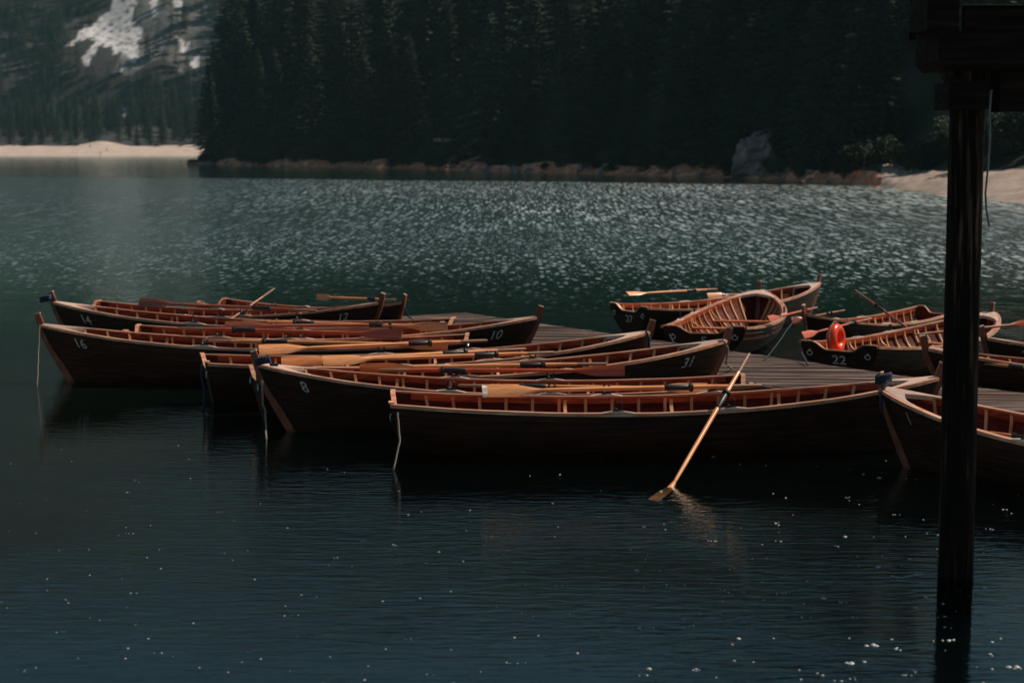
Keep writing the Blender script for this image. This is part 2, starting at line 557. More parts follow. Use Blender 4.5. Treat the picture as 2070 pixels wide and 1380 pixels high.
    # oarlocks on pads
    for s in (0.40, 0.60):
        for side in (1, -1):
            p = raw(s, 1, side)
            mb = MB(); secs = []
            for i in range(7):
                q = raw(s - 0.03 + 0.01 * i, 1, side); h = 0.020 + 0.022 * sin(pi * i / 6)
                secs.append([q + Vector((0, -0.035, 0.017)), q + Vector((0, 0.035, 0.017)), q + Vector((0, 0.03, h)), q + Vector((0, -0.03, h))])
            mb.strip(secs); pad = mb.build('oarlock_pad', M['cap'], root)
            mb = MB()
            c = p + Vector((0, 0, 0.105))
            pts2 = [c + Vector((0, 0, 0)) + Vector((sin(a) * 0.045, 0, -cos(a) * 0.05)) for a in [radians(x) for x in range(-150, 151, 25)]]
            mb.tube(pts2, 0.010, 6)
            mb.tube([p + Vector((0, 0, 0.03)), p + Vector((0, 0, 0.06))], 0.012, 6)
            mb.box(p + Vector((0, 0, 0.045)), (0.12, 0.03, 0.012))
            mb.build('oarlock', M['metal'], pad)
    # mooring rings on both quarters
    for side in (1, -1):
        mb = MB(); p = tr(side * 0.40, 0.54)
        mb.torus(p + Vector((-0.028, 0, -0.05)), 0.036, 0.007, (1, 0, 0.1))
        mb.tube([p + Vector((0.02, 0, 0)), p + Vector((-0.035, 0, 0))], 0.012, 6)
        mb.build('mooring_ring', M['steel'], root)
    return root, tr

BOAT, TR = make_boat()

def number_mark(txt, size, place, root):
    cu = bpy.data.curves.new('number_text', 'FONT')
    cu.body = txt; cu.size = size; cu.align_x = 'CENTER'; cu.align_y = 'CENTER'
    cu.offset = size * 0.012
    to = bpy.data.objects.new('number_text', cu)
    COL.objects.link(to)
    bpy.context.view_layer.update()
    dg = bpy.context.evaluated_depsgraph_get()
    me = bpy.data.meshes.new_from_object(to.evaluated_get(dg))
    bm = bmesh.new(); bm.from_mesh(me)
    bmesh.ops.triangulate(bm, faces=bm.faces)
    bmesh.ops.subdivide_edges(bm, edges=[e for e in bm.edges if e.calc_length() > size * 0.18], cuts=2, use_grid_fill=False)
    vs = [place(v.co.x, v.co.y) for v in bm.verts]
    bm.verts.index_update()
    fs = [tuple(v.index for v in f.verts) for f in bm.faces]
    bm.free()
    bpy.data.objects.remove(to); bpy.data.curves.remove(cu); bpy.data.meshes.remove(me)
    o = mesh('number_mark', vs, fs, M['paint'], root)
    return o
def mark_bow(root, txt, side, sN=0.905, size=0.20, drop=0.16):
    tN = 1 - drop / (zs(sN) - zk(sN))
    sg = 1 if side < 0 else -1
    number_mark(txt, size, lambda u, v: hull(sN + sg * u / L, tN + v / (zs(sN) - zk(sN)), 0.028, side), root)
def mark_stern(root, txt, size=0.20, z=0.40):
    number_mark(txt, size, lambda u, v: TR(-u, z + v) + Vector((-0.017, 0, 0)), root)

# boats: stern pixel + rail height there, bow pixel + rail height there
first = True
BOATS = {}
def boat(key, stern, bow, label, group, num=None, side=None, stern_num=None, width=1.0, pts=None):
    global first
    a = pts[0] if pts else P(*stern)
    b_ = pts[1] if pts else P(*bow)
    a = Vector(a); b_ = Vector(b_)
    d = Vector((b_.x - a.x, b_.y - a.y, 0))
    k = d.length / L
    c = (a + b_) / 2
    r = BOAT if first else copy_tree(BOAT_PRISTINE)
    r.location = (c.x, c.y, 0)
    r.rotation_euler = (radians(rnd.uniform(-1.2, 1.2)), 0, atan2(d.y, d.x))
    kz = (0.5 + 0.5 * k) if group == GL else (0.80 + 0.2 * k)
    r.scale = (k, (0.45 + 0.55 * k) * width, kz)
    if first:
        first = False
    tag(r, label, 'rowing boat', group)
    if num and side: 
        for sd in (side if isinstance(side, tuple) else (side,)): mark_bow(r, num, sd)
    if stern_num: mark_stern(r, stern_num, *((.18, .43) if key == '5' else ()))
    BOATS[key] = r
    return r
BOAT_PRISTINE = BOAT
GL = 'rowing boats moored along the near side of the dock'
GR = 'rowing boats moored along the far side of the dock'
# copies are made from the untouched boat, the pristine one itself is used last (boat H)
first = False
boat('20', (428, 602, .66), (812, 607, .80), 'dark wooden rowing boat marked 20, farthest in its row', GL, '20', -1, width=1.05, pts=(P(428, 603, .62), Vector((-2.02, 31.75, 0))))
boat('12', None, None, 'dark wooden rowing boat marked 12 behind the boat marked 14', GL, '12', -1, pts=((-8.15, 32.6, 0), (-2.35, 30.55, 0)))
boat('14', None, None, 'wooden rowing boat marked 14 with blue rope tied round its upright stem', GL, '14', 1, pts=((-1.08, 28.75, 0), (-8.05, 29.95, 0)))
boat('10', None, None, 'dark wooden rowing boat marked 10 with a bright white gunwale near its bow', GL, '10', -1, pts=((-6.2, 27.75, 0), (.42, 27.6, 0)))
boat('16', None, None, 'wooden rowing boat marked 16 with a thin line hanging from its bow', GL, '16', 1, pts=((-.7, 26.4, 0), (-7.3, 26.4, 0)))
boat('D', None, None, 'unmarked rowing boat with pale bow cap and blue bow rope, between 10 and 31', GL, None, None, pts=((-4.3, 23.75, 0), (2.05, 25.4, 0)))
boat('31', None, None, 'rowing boat marked 31 with a reddish bow touching the dock boards', GL, '31', -1, pts=((-3.4, 22.4, 0), (3.05, 24.2, 0)))
boat('8', None, None, 'brown lapstrake rowing boat with a large white 8 on its bow', GL, '8', 1, pts=((3.0, 21.65, 0), (-3.25, 21.7, 0)))
boat('G', None, None, 'nearest unmarked rowing boat, broadside, with an oar dipping into the water', GL, None, None, pts=((-1.42, 20.0, 0), (5.1, 20.3, 0)))
boat('27', None, None, 'farthest rowing boat beyond the dock, marked 27 on its transom', GR, stern_num='27', width=1.15, pts=((2.2, 32.3, 0), (6.35, 35.4, 0)))
boat('5', None, None, 'rowing boat with 5 on its transom and bright red ribs inside', GR, stern_num='5', width=1.45, pts=((3.2, 28.35, 0), (4.85, 33.4, 0)))
boat('J', None, None, 'rowing boat with its bow and blue mooring rope towards the dock', GR, '6', (1, -1), pts=((8.0, 32.0, 0), (4.93, 28.75, 0)))
boat('22', None, None, 'rowing boat marked 22 on its transom with an orange life ring in its stern', GR, stern_num='22', width=1.6, pts=((5.0, 26.0, 0), (8.2, 29.1, 0)))
boat('26', None, None, 'rowing boat marked 26, bow just past the right side of the post', GR, '26', 1, pts=((12.6, 25.6, 0), (6.9, 24.85, 0)))
boat('K', None, None, 'dark rowing boat between the dock and boat 26, half hidden by the post', GR, None, None, pts=((12.0, 22.9, 0), (5.7, 23.4, 0)))
# the untouched prototype becomes the boat cut off at the right
BOAT.location = (0, 0, 0)
def place_proto():
    a, b_ = Vector((8.1, 15.4, 0)), Vector((4.25, 19.45, 0))
    d = b_ - a; k = d.length / L; c = (a + b_) / 2
    BOAT.location = (c.x, c.y, 0); BOAT.rotation_euler = (0, 0, atan2(d.y, d.x)); BOAT.scale = (k, 1.12, 1)
    tag(BOAT, 'brown rowing boat with a broad white breasthook, cut off behind the post at the right', 'rowing boat', GL)
    mark_bow(BOAT, '1', 1)
place_proto()

# ------------------------------------------------------------------ oars
OL = 3.1
def make_oar(m, name='oar', kind_band=False):
    root = empty(name)
    mb = MB(); secs = []
    for i in range(13):                         # blade from the tip (x=0) to the throat
        u = i / 12; x = 0.70 * u
        hw = 0.072 - 0.004 * u if u < 0.45 else 0.070 - 0.052 * sst((u - 0.45) / 0.55)
        if i == 0: hw = 0.070
        th = 0.006 + 0.013 * u ** 2
        cv = 0.014 * (1 - u) ** 2
        secs.append([Vector((x, -hw, cv)), Vector((x, -hw * .5, cv + th * .8)), Vector((x, 0, cv + th)), Vector((x, hw * .5, cv + th * .8)), Vector((x, hw, cv)), Vector((x, hw * .5, cv - th * .7)), Vector((x, 0, cv - th)), Vector((x, -hw * .5, cv - th * .7))])
    mb.strip(secs); bl = mb.build('blade', m, root, True, 50)
    mb = MB(); secs = []
    for x in (-0.003, 0.05):
        hw = 0.0735; cv = 0.014 * (1 - x / .7) ** 2; th = 0.009
        secs.append([Vector((x, -hw, cv - 0.003)), Vector((x, -hw * .5, cv + th)), Vector((x, hw * .5, cv + th)), Vector((x, hw, cv - 0.003)), Vector((x, hw * .5, cv - th)), Vector((x, -hw * .5, cv - th))])
    mb.strip(secs)
    if kind_band: mb.build('tip_band', M['band'], bl)
    mb = MB(); mb.tube([(0.66, 0, 0), (0.8, 0, 0), (1.4, 0, 0), (2.5, 0, 0), (2.72, 0, 0)], [0.020, 0.0225, 0.026, 0.026, 0.021], 10)
    mb.build('shaft', m, root, True, 60)
    mb = MB(); mb.tube([(2.0, 0, 0), (2.01, 0, 0), (2.27, 0, 0), (2.28, 0, 0)], [0.028, 0.033, 0.033, 0.028], 10)
    sl_ = mb.build('sleeve', M['leather'], root, True, 40)
    mb = MB(); mb.tube([(2.285, 0, 0), (2.315, 0, 0)], 0.052, 12); mb.build('button', M['leather'], sl_)
    mb = MB(); mb.tube([(2.70, 0, 0), (2.74, 0, 0), (3.06, 0, 0), (3.1, 0, 0)], [0.019, 0.021, 0.020, 0.014], 10)
    mb.build('grip', M['grip'], root, True, 50)
    return root
PROTO_O = {}
def oar(tip, handle, roll, kind, label, group='oars lying across the rowing boats', scale=None):
    if kind not in PROTO_O:
        PROTO_O[kind] = make_oar(M[kind.replace('_band', '')], 'oar', kind.endswith('_band')); r = PROTO_O[kind]
    else:
        r = copy_tree(PROTO_O[kind])
    tip = Vector(tip); handle = Vector(handle)
    d = handle - tip
    k = d.length / OL if scale is None else scale
    x = d.normalized()
    y = Vector((0, 0, 1)).cross(x).normalized()
    z = x.cross(y)
    R = Matrix((x, y, z)).transposed() @ Matrix.Rotation(radians(roll), 3, 'X')
    r.rotation_mode = 'QUATERNION'
    r.rotation_quaternion = R.to_quaternion()
    r.location = tip
    r.scale = (k, min(1.15, max(.85, k)), min(1.15, max(.85, k)))
    tag(r, label, 'oar', group)
    return r
oar(P(523, 707, .74), P(985, 688, .76), 62, 'honey', 'pinkish oar with broad blade lying between boat 16 and the boat with pale breasthook')
oar(P(652, 729, .80), P(1121, 712, .80), 60, 'honey', 'golden oar with pale blade directly above the bow rail of boat 8')
oar(P(727, 743, .74), P(1226, 735, .74), 115, 'honey', 'golden oar lying in boat 31 with its blade in shade')
oar(P(1263, 749, .76), P(766, 748, .74), -70, 'redoar', 'dull brown oar ending in a dark red blade over the side of boat 31')
oar(P(975, 791, .74), P(1540, 779, .74), 60, 'honey_band', 'nearest lying oar, broad golden blade with a white tip band, above boat 8')
oar(P(1430, 785, .66), P(926, 779, .66), -55, 'honey', 'golden oar in boat 8 with its blade hidden behind a thicker shaft')
rail = P(1452, 822, .70); ent = P(1358, 983, 0.0)
dv = (ent - rail); hn = rail - dv * 0.73
DIP = oar(hn + (ent - hn).normalized() * 3.02, hn, 40, 'honey', 'orange oar hanging over the side of the nearest boat with its blade in the water', scale=3.02 / OL)
oar(P(282, 611, .84), P(640, 628, .80), 65, 'brown', 'dark brown oar with long blade resting across boats 12 and 14')
oar(Vector((-5.9, 29.35, -.06)), PD(555, 583, 31.6), 20, 'brown', 'brown oar standing up at a slant above boat 12')
oar(P(455, 659, .74), P(905, 656, .74), 70, 'brown', 'reddish brown oar along the middle of boat 14', )
oar(P(905, 661, .72), P(350, 645, .80), -80, 'honey', 'yellowish oar lying lengthwise over the pale rail of boat 14', scale=1.1)
oar(P(813, 676, .76), P(360, 663, .76), -70, 'redoar', 'oar with a dark red square blade lying over boat 10')
oar(P(905, 697, .70), P(408, 688, .70), -85, 'honey', 'thin orange oar with black sleeve along the inside of boat 16')
oar(P(568, 733, .70), P(1063, 705, .72), 85, 'honey', 'narrow oar half hidden behind the golden oar over boat 8')
oar(P(1268, 594, .80), P(1450, 584, .76), 35, 'honey', 'orange oar with a white blade tip propped on boat 27')
oar(P(1430, 598, .62), P(1640, 588, .64), 60, 'honey', 'oar with a bright amber blade lying inside boat 27')
oar(P(1553, 645, .70), P(1652, 621, .72), 60, 'redoar', 'red oar resting on the right rail of boat 5')
oar(P(1600, 648, .62), P(1708, 627, .76), 70, 'brown', 'brown oar end poking over the boat with the blue mooring rope')
oar(Vector((7.3, 28.9, .15)), PD(1728, 586, 31.0), 20, 'brown', 'dark oar slanting up against the water behind boat 22')
oar(P(2090, 652, .82), P(1850, 676, .70), -70, 'redoar', 'oar with a bright orange red blade at the right edge above boat 26')
oar(P(1622, 678, .62), P(1762, 643, .72), 60, 'redoar', 'red oar behind the life ring in boat 22')
oar(P(2260, 762, .70), P(1972, 733, .70), 60, 'honey', 'orange oar along the near rail of the dark boat behind the post')
oar(P(2330, 925, .55), P(1962, 868, .55), 60, 'honey', 'orange oar lying inside the nearest boat at the right edge')
oar(P(640, 600, .82), P(800, 606, .80), 75, 'honey', 'pale oar with whitish blade lying on boat 20')

# ------------------------------------------------------------------ dock
def make_dock():
    root = empty('floating_dock', (2.4, 26.8, 0))
    ZD = 0.40
    A, B = P(942, 632, ZD), P(1870, 766, ZD)            # far edge
    ax = (B - A); ax.z = 0; ax.normalize()
    nx = Vector((-ax.y, ax.x, 0)) * -1                    # towards the near side
    if nx.y > 0: nx = -nx
    Wd = 2.25
    LEN = (B - A).length + 9.0
    def at(u, v, z): return A + ax * u + nx * v + Vector((0, 0, z - ZD)) - root.location
    mb = MB()
    # boards lie across, at the angle seen in the photograph (nearly square to the view)
    bd = Vector((-0.995, 0.10, 0)).normalized()             # direction of a board from the far edge
    # board runs from far edge point (u) to near edge
    sk = bd - ax * bd.dot(ax)
    shift = bd.dot(ax) / max(1e-3, bd.dot(nx)) if abs(bd.dot(nx)) > 1e-3 else 0
    if bd.dot(nx) < 0: bd = -bd; 
    shift = bd.dot(ax) / bd.dot(nx)
    wb = 0.20
    u = -4.0
    r2 = random.Random(5)
    while u < LEN + 4:
        j = r2.uniform(-.009, .009)
        g = wb - 0.012 - r2.uniform(0, .012)
        quad = []
        for (uu, v) in ((u, 0.0), (u + g, 0.0), (u + g, Wd), (u, Wd)):
            quad.append((uu + shift * v, v))
        # clip to the dock's ends
        q2 = [(min(max(x, 0.0), LEN), v) for x, v in quad]
        if max(x for x, v in q2) - min(x for x, v in q2) > 0.03:
            vs = [at(x, v, ZD + j) for x, v in q2] + [at(x, v, ZD - 0.035) for x, v in q2]
            mb.add(vs, [(0, 3, 2, 1), (4, 5, 6, 7), (0, 1, 5, 4), (1, 2, 6, 5), (2, 3, 7, 6), (3, 0, 4, 7)])
        u += wb
    mb.build('deck_boards', M['deck'], root)
    rot = Matrix((ax, nx, Vector((0, 0, -1)))).transposed()
    for v in (0.02, Wd - 0.02):
        mb = MB(); mb.box(at(LEN / 2, v + (-0.04 if v < 1 else 0.04), ZD - 0.10), (LEN, 0.06, 0.18), rot); mb.build('edge_beam', M['deckedge'], root)
    mb = MB(); mb.box(at(-0.035, Wd / 2, ZD - 0.10), (0.06, Wd - 0.05, 0.18), rot); mb.build('end_beam', M['deckedge'], root)
    for k in range(6):
        mb = MB(); uu = 1.2 + k * 2.6
        mb.tube([at(uu, 0.25, 0.08), at(uu, Wd - 0.25, 0.08)], 0.24, 14); mb.build('float_drum', M['metal'], root, True, 50)
    tag(root, 'weathered grey plank dock floating between the two rows of boats', 'dock')
make_dock()

# ------------------------------------------------------------------ ropes, life ring
def rope(pts, r, m, label, name='mooring_rope', cat='rope', sag=0.0):
    P_ = []
    for i in range(len(pts) - 1):
        a, b_ = Vector(pts[i]), Vector(pts[i + 1])
        for k in range(8):
            t = k / 8
            p = a.lerp(b_, t); p.z -= sag * 4 * t * (1 - t)
            p += Vector((rnd.uniform(-1, 1), rnd.uniform(-1, 1), rnd.uniform(-1, 1))) * r * 0.25
            P_.append(p)
    P_.append(Vector(pts[-1]))
    mb = MB(); mb.tube(P_, r, 6)
    o = mb.build(name, m, None, True, 80)
    return tag(o, label, cat, 'mooring ropes')
def coil(c, rx, turns, r, m, label, tail=None, tilt=0.25):
    pts = []
    for i in range(turns * 14 + 1):
        a = 2 * pi * i / 14
        pts.append(Vector(c) + Vector((cos(a) * rx, sin(a) * rx * .8, 0.05 * i / (turns * 14) * turns * .4 + tilt * cos(a) * rx)))
    if tail: pts += [Vector(t) for t in tail]
    mb = MB(); mb.tube(pts, r, 6)
    return tag(mb.build('mooring_rope', m, None, True, 80), label, 'rope', 'mooring ropes')
rope([PD(80, 657, 25.95), PD(78, 700, 25.9), P(75, 785, 0), P(74, 800, -.3)], 0.011, M['grey'], 'thin pale line hanging from the bow of boat 16 into the water')
coil(PD(92, 608, 29.75), 0.085, 4, 0.022, M['blue'], 'blue rope wound round the stem of boat 14', [PD(100, 606, 29.6), PD(112, 604, 29.5)])
coil(PD(530, 735, 21.5), 0.075, 4, 0.02, M['blue'], 'blue rope wound round the stem of boat 8', [PD(548, 737, 21.4), PD(562, 737, 21.4)])
rope([PD(530, 770, 21.45), PD(531, 815, 21.45), PD(537, 832, 21.45), P(538, 889, 0.0), P(537, 915, -.25)], 0.013, M['grey'], 'pale line dropping from the stem of boat 8 to the water')
rope([PD(406, 738, 23.35), PD(409, 770, 23.2), PD(413, 790, 23.2), P(411, 832, 0), P(413, 845, -.2)], 0.014, M['blue'], 'blue rope hanging from the stern of the unmarked boat behind boat 8')
rope([PD(803, 833, 19.25), PD(806, 866, 19.2), PD(808, 890, 19.15), P(795, 950, 0), P(725, 1000, -.5)], 0.012, M['grey'], 'grey chain and line from the stern of the nearest boat slanting under water')
rope([PD(1353, 676, 28.2), PD(1360, 690, 28), P(1372, 706, .42)], 0.014, M['blue'], 'blue rope from the ring of boat 5 down to the dock')
rope([PD(1612, 632, 28.75), PD(1592, 664, 28.0), P(1545, 727, .42)], 0.010, M['blue'], 'long blue rope stretched from a bow down to the dock boards', sag=.03)
rope([PD(1620, 712, 25.7), P(1633, 738, .42)], 0.014, M['blue'], 'blue rope from the ring of boat 22 to the dock edge')
rope([PD(1452, 690, 23.9), PD(1463, 688, 23.9), PD(1472, 705, 23.95), PD(1468, 735, 24.0), P(1480, 745, .42)], 0.014, M['grey'], 'grey rope looped over the bow of boat 31')
rope([PD(1306, 670, 25.3), PD(1312, 680, 25.2), PD(1313, 708, 25.2), P(1325, 715, .42)], 0.018, M['blue'], 'dark blue rope over the pale bow cap between boats 10 and 31')
coil(PD(1786, 771, 19.45), 0.08, 4, 0.022, M['blue'], 'dark blue rope wound round the stem beside the post', [PD(1784, 790, 19.3), PD(1781, 815, 19.25), PD(1783, 832, 19.25)])
rope([PD(817, 622, 31.6), PD(826, 640, 31.7), P(838, 648, .42)], 0.016, M['blue'], 'blue rope from the bow of boat 20 to the end of the dock')

def life_ring():
    root = empty('life_ring', PD(1690, 684, 26.75))
    mb = MB(); ax = Vector((0.82, -0.55, 0.10))
    mb.torus((0, 0, 0), 0.165, 0.078, ax, 32, 14, squash=1.1)
    mb.build('ring_body', M['buoy'], root, True, 70)
    axn = ax.normalized(); a = axn.orthogonal().normalized(); b_ = axn.cross(a)
    mb = MB(); pts = []
    for i in range(41):
        th = 2 * pi * i / 40
        rr = 0.252 + 0.014 * abs(sin(2 * th))
        pts.append((a * cos(th) + b_ * sin(th)) * rr)
    mb.tube(pts, 0.008, 6); mb.build('grab_line', M['grey'], root, True, 80)
    tag(root, 'orange red life ring standing upright in the stern of boat 22', 'life ring')
life_ring()

# ------------------------------------------------------------------ post and boathouse overhang
def boathouse():
    D = 14.2
    root = empty('boathouse_jetty', (3.7, D, 0))
    o = Vector(root.location)
    base = P(1948, 1178, 0)
    topc = PD(1957, 150, D)
    mb = MB(); secs = []
    N = 16
    for i in range(41):
        t = i / 40
        c = Vector((base.x, D, -1.6)).lerp(Vector((topc.x, D, topc.z)), t)
        ring = []
        for k in range(N):
            a = 2 * pi * k / N
            r = 0.152 * (1.0 - 0.06 * t) * (1 + 0.05 * noise.noise(Vector((cos(a) * 2, sin(a) * 2, c.z * .8))))
            ring.append(c + Vector((cos(a) * r, sin(a) * r, 0)) - o)
        secs.append(ring)
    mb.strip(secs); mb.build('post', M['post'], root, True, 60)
    def bx(name, x0, y0, x1, y1, d0, d1, m, chamfer=0.0):
        a, b_ = PD(x0, y0, d0), PD(x1, y1, d0)
        a.x = max(a.x, PD(x0, y0, d1).x)
        mb = MB()
        xa, xb, za, zb = a.x, b_.x, b_.z, a.z
        c = chamfer
        out = [(xa + c, za), (xb, za), (xb, zb), (xa, zb), (xa, za + c)] if c else [(xa, za), (xb, za), (xb, zb), (xa, zb)]
        n = len(out)
        vs = [Vector((x, d0, z)) - o for x, z in out] + [Vector((x, d1, z)) - o for x, z in out]
        mb.add(vs, [tuple(range(n)), tuple(range(2 * n - 1, n - 1, -1))] + [(i, i + n, (i + 1) % n + n, (i + 1) % n) for i in range(n)])
        return mb.build(name, m, root)
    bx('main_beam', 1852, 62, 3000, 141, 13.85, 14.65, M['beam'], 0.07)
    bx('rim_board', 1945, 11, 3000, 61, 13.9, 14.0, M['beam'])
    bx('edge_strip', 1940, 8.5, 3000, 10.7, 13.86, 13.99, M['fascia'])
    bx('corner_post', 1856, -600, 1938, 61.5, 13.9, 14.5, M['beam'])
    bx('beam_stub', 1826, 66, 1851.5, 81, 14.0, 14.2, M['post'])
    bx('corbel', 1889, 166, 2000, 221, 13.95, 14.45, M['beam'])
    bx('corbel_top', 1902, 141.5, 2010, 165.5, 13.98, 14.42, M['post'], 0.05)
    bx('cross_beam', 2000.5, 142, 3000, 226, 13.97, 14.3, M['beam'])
    # deck boards above, running back over the water to the right
    mb = MB()
    for k in range(34):
        mb.box(Vector((3.95 + k * 0.2, 15.25, 5.02)) - o, (0.192, 2.7, 0.04))
    mb.build('upper_boards', M['beam'], root)
    tag(root, 'dark log post carrying the black beams of a boathouse jetty overhead', 'jetty')
    wpts = [PD(2004, 182, 13.8), PD(2000, 230, 13.8), PD(2001, 280, 13.8), PD(1997, 340, 13.8), PD(1992, 390, 13.8), PD(1994, 425, 13.8), PD(2000, 458, 13.8)]
    mb = MB(); mb.tube(wpts, 0.009, 6)
    tag(mb.build('hanging_wire', M['wire'], None, True, 80), 'thin grey wire hanging loose from the jetty beam beside the post', 'wire')
boathouse()

# ------------------------------------------------------------------ terrain
def n2(x, y, s=1.0, z=0.0): return noise.noise(Vector((x * s, y * s, z)))
def fbm(x, y, s, z=0.0): return n2(x, y, s, z) + 0.5 * n2(x, y, s * 2.1, z + 7) + 0.25 * n2(x, y, s * 4.3, z + 13)

shore_px = [(385, 330.5), (440, 333), (500, 335), (560, 336.5), (620, 337.5), (700, 339), (760, 340), (830, 341.5), (900, 343.5), (1000, 346.5), (1100, 349), (1200, 352), (1300, 354.5), (1400, 357.5), (1480, 360), (1580, 364), (1680, 369), (1740, 374), (1790, 380), (1850, 388), (1920, 396.5), (2000, 405), (2070, 412), (2180, 424), (2320, 442), (2500, 470), (2800, 530)]
SH = [P(x, y, 0) for x, y in shore_px]
# densify
shore = []
for i in range(len(SH) - 1):
    n = max(2, int((SH[i + 1] - SH[i]).length / 2.0))
    for k in range(n): shore.append((SH[i].lerp(SH[i + 1], k / n), shore_px[i][0] + (shore_px[i + 1][0] - shore_px[i][0]) * k / n))
shore.append((SH[-1], shore_px[-1][0]))
def hill_z(px, v, p=None):
    """height v metres inland of the near forest shore"""
    beach = sst((px - 1740) / 120)
    if v < 0: return v * 0.35
    bank = 0.85 * sst(v / 5) + 0.05 * v
    bch = 0.052 * v
    base = bank * (1 - beach) + bch * beach
    st = 7 + 20 * beach
    if v > st: base += (0.12 + 0.88 * sst((px - 392) / 130)) * (v - st) * (0.40 - 0.30 * sst((px - 1850) / 300)) * sst((v - st) / 25)
    return base * (0.06 + 0.94 * sst((px - 386) / 75))
def inland(i, v):
    p, px = shore[i]
    d = Vector((p.x, p.y, 0)).normalized()
    if v > 62: v = 62 + (v - 62) * sst((px - 395) / 170)
    q = p + d * v
    j = fbm(q.x, q.y, 0.06) * min(1.0, max(0, v) / 8) * 0.8
    return Vector((q.x, q.y, hill_z(px, v) + j + fbm(q.x, q.y, 0.35, 3) * 0.28 * min(1, max(0, v) / 1.5)))
def terrain_strip(name, vs_list, i0, i1, m, step=1):
    idx = list(range(i0, i1, step))
    if idx[-1] != i1 - 1: idx.append(i1 - 1)
    V = [inland(i, v) for i in idx for v in vs_list]
    n = len(vs_list)
    F = [(a * n + k, (a + 1) * n + k, (a + 1) * n + k + 1, a * n + k + 1) for a in range(len(idx) - 1) for k in range(n - 1)]
    return tag(mesh(name, V, F, m, None, True), kind='structure')
ib = next(i for i, (p, px) in enumerate(shore) if px > 1775)
terrain_strip('shore_bank', [-6, -3, -1, 0, .5, 1, 1.6, 2.2, 3, 4, 5, 6, 7], 0, ib + 1, M['bank'])
terrain_strip('beach', [-6, -3, -1, 0, .5, 1, 2, 4, 6, 9, 12, 15, 18, 21, 24, 27], ib, len(shore), M['sand'])
terrain_strip('forest_hillside', [7, 9, 12, 16, 20, 26, 34, 44, 56, 70, 90, 115, 150, 190, 240, 300, 360], 0, ib + 1, M['hillside'], 2)
terrain_strip('wooded_slope', [27, 30, 34, 40, 48, 58, 70, 90, 115, 150, 190, 240, 300, 360], ib, len(shore), M['hillside'], 2)

# far shore: beach, flat wood and mountain
FY = 830.0
def far_z(x, v):
    if v < 0: return v * 0.1
    if v < 38: z = 5.2 * (v / 38) ** 0.8
    else: z = 5.2 + (min(v, 150) - 38) * 0.10
    if v > 140: z += (v - 140) * 0.78 * sst((v - 140) / 40)
    hump = 2.4 * exp(-((x + 206) / 9) ** 2) * sst((v - 20) / 18)
    return z + hump + fbm(x, v, 0.03) * min(1, v / 40) * 1.3 + (fbm(x, v, 0.012, 5) * 9 * sst((v - 150) / 80))
xs = [-1400, -1000, -700, -520, -420, -370] + [-340 + 1.5 * k for k in range(168)] + [-70, -40, 0, 80, 200, 400, 700]
def far_grid(name, vlist, m, xx=xs, smooth=True):
    V = [Vector((x, FY + v + 5 * n2(x, 0, .02), far_z(x, v))) for x in xx for v in vlist]
    n = len(vlist)
    F = [(a * n + k, (a + 1) * n + k, (a + 1) * n + k + 1, a * n + k + 1) for a in range(len(xx) - 1) for k in range(n - 1)]
    return mesh(name, V, F, m, None, smooth)
xb = [x for x in xs if -520 <= x <= 100]
tag(far_grid('far_beach', [-10, -4, 0, 2, 5, 9, 14, 20, 26, 32, 38], M['whitesand'], xb), kind='structure')

# scree patches on the mountain, by photograph outline carried onto the slope
SCREE = [[(238, -30), (285, -30), (272, 20), (262, 42), (288, 62), (282, 118), (262, 118), (250, 98), (232, 104), (212, 96), (196, 104), (176, 134), (164, 128), (196, 88), (180, 76), (118, 92), (150, 72), (166, 56), (200, 40), (222, 20)],
         [(306, -10), (322, -10), (318, 28), (308, 40)], [(345, -20), (362, -20), (372, 12), (360, 12)], [(352, 76), (376, 84), (382, 100), (368, 100)], [(384, 118), (396, 108), (408, 124), (404, 146), (392, 140)],
         [(418, 34), (440, 40), (432, 52)], [(236, 132), (248, 136), (244, 152), (238, 148)], [(246, 218), (258, 218), (254, 244), (248, 244)], [(216, 205), (222, 207), (218, 216)]]
ROCKFACE = [(286, -10), (420, -10), (425, 140), (370, 150), (330, 120), (290, 130), (268, 150), (225, 140), (272, 60)]
def inpoly(x, y, poly):
    c = False
    j = len(poly) - 1
    for i in range(len(poly)):
        xi, yi = poly[i]; xj, yj = poly[j]
        if (yi > y) != (yj > y) and x < (xj - xi) * (y - yi) / (yj - yi) + xi: c = not c
        j = i
    return c
def scree_at(p):
    x, y = PROJ(p)
    x += 9 * n2(p.x, p.z, .07) + 7 * n2(p.x, p.z, .25, 4); y += 8 * n2(p.x, p.z, .08, 9) + 6 * n2(p.x, p.z, .27, 2) + 13 * n2(p.x, p.z * .25, .30, 6)
    return any(inpoly(x, y, q) for q in SCREE)
m_, nt_, b_n = mat('mountain_slope')
at_ = nt_.nodes.new('ShaderNodeAttribute'); at_.attribute_name = 'scree'
nn = tex(nt_, 'ShaderNodeTexNoise', Scale=0.25, Detail=6.0)
nt_.links.new(coords(nt_), nn.inputs['Vector'])
sc_c = ramp(nt_, nn.outputs[0], [(0.3, (0.26, 0.26, 0.27)), (0.5, (0.5, 0.5, 0.52)), (0.7, (0.66, 0.67, 0.69))])
gr_c = ramp(nt_, nn.outputs[0], [(0.35, (0.012, 0.015, 0.014)), (0.65, (0.034, 0.038, 0.037))])
fac = math_node(nt_, 'MULTIPLY', at_.outputs['Fac'], maprange(nt_, nn.outputs[0], 0.30, 0.42, 0.3, 1.0), clamp=True)
nt_.links.new(mixc(nt_, fac, gr_c, sc_c), b_n.inputs['Base Color'])
b_n.inputs['Roughness'].default_value = 0.95
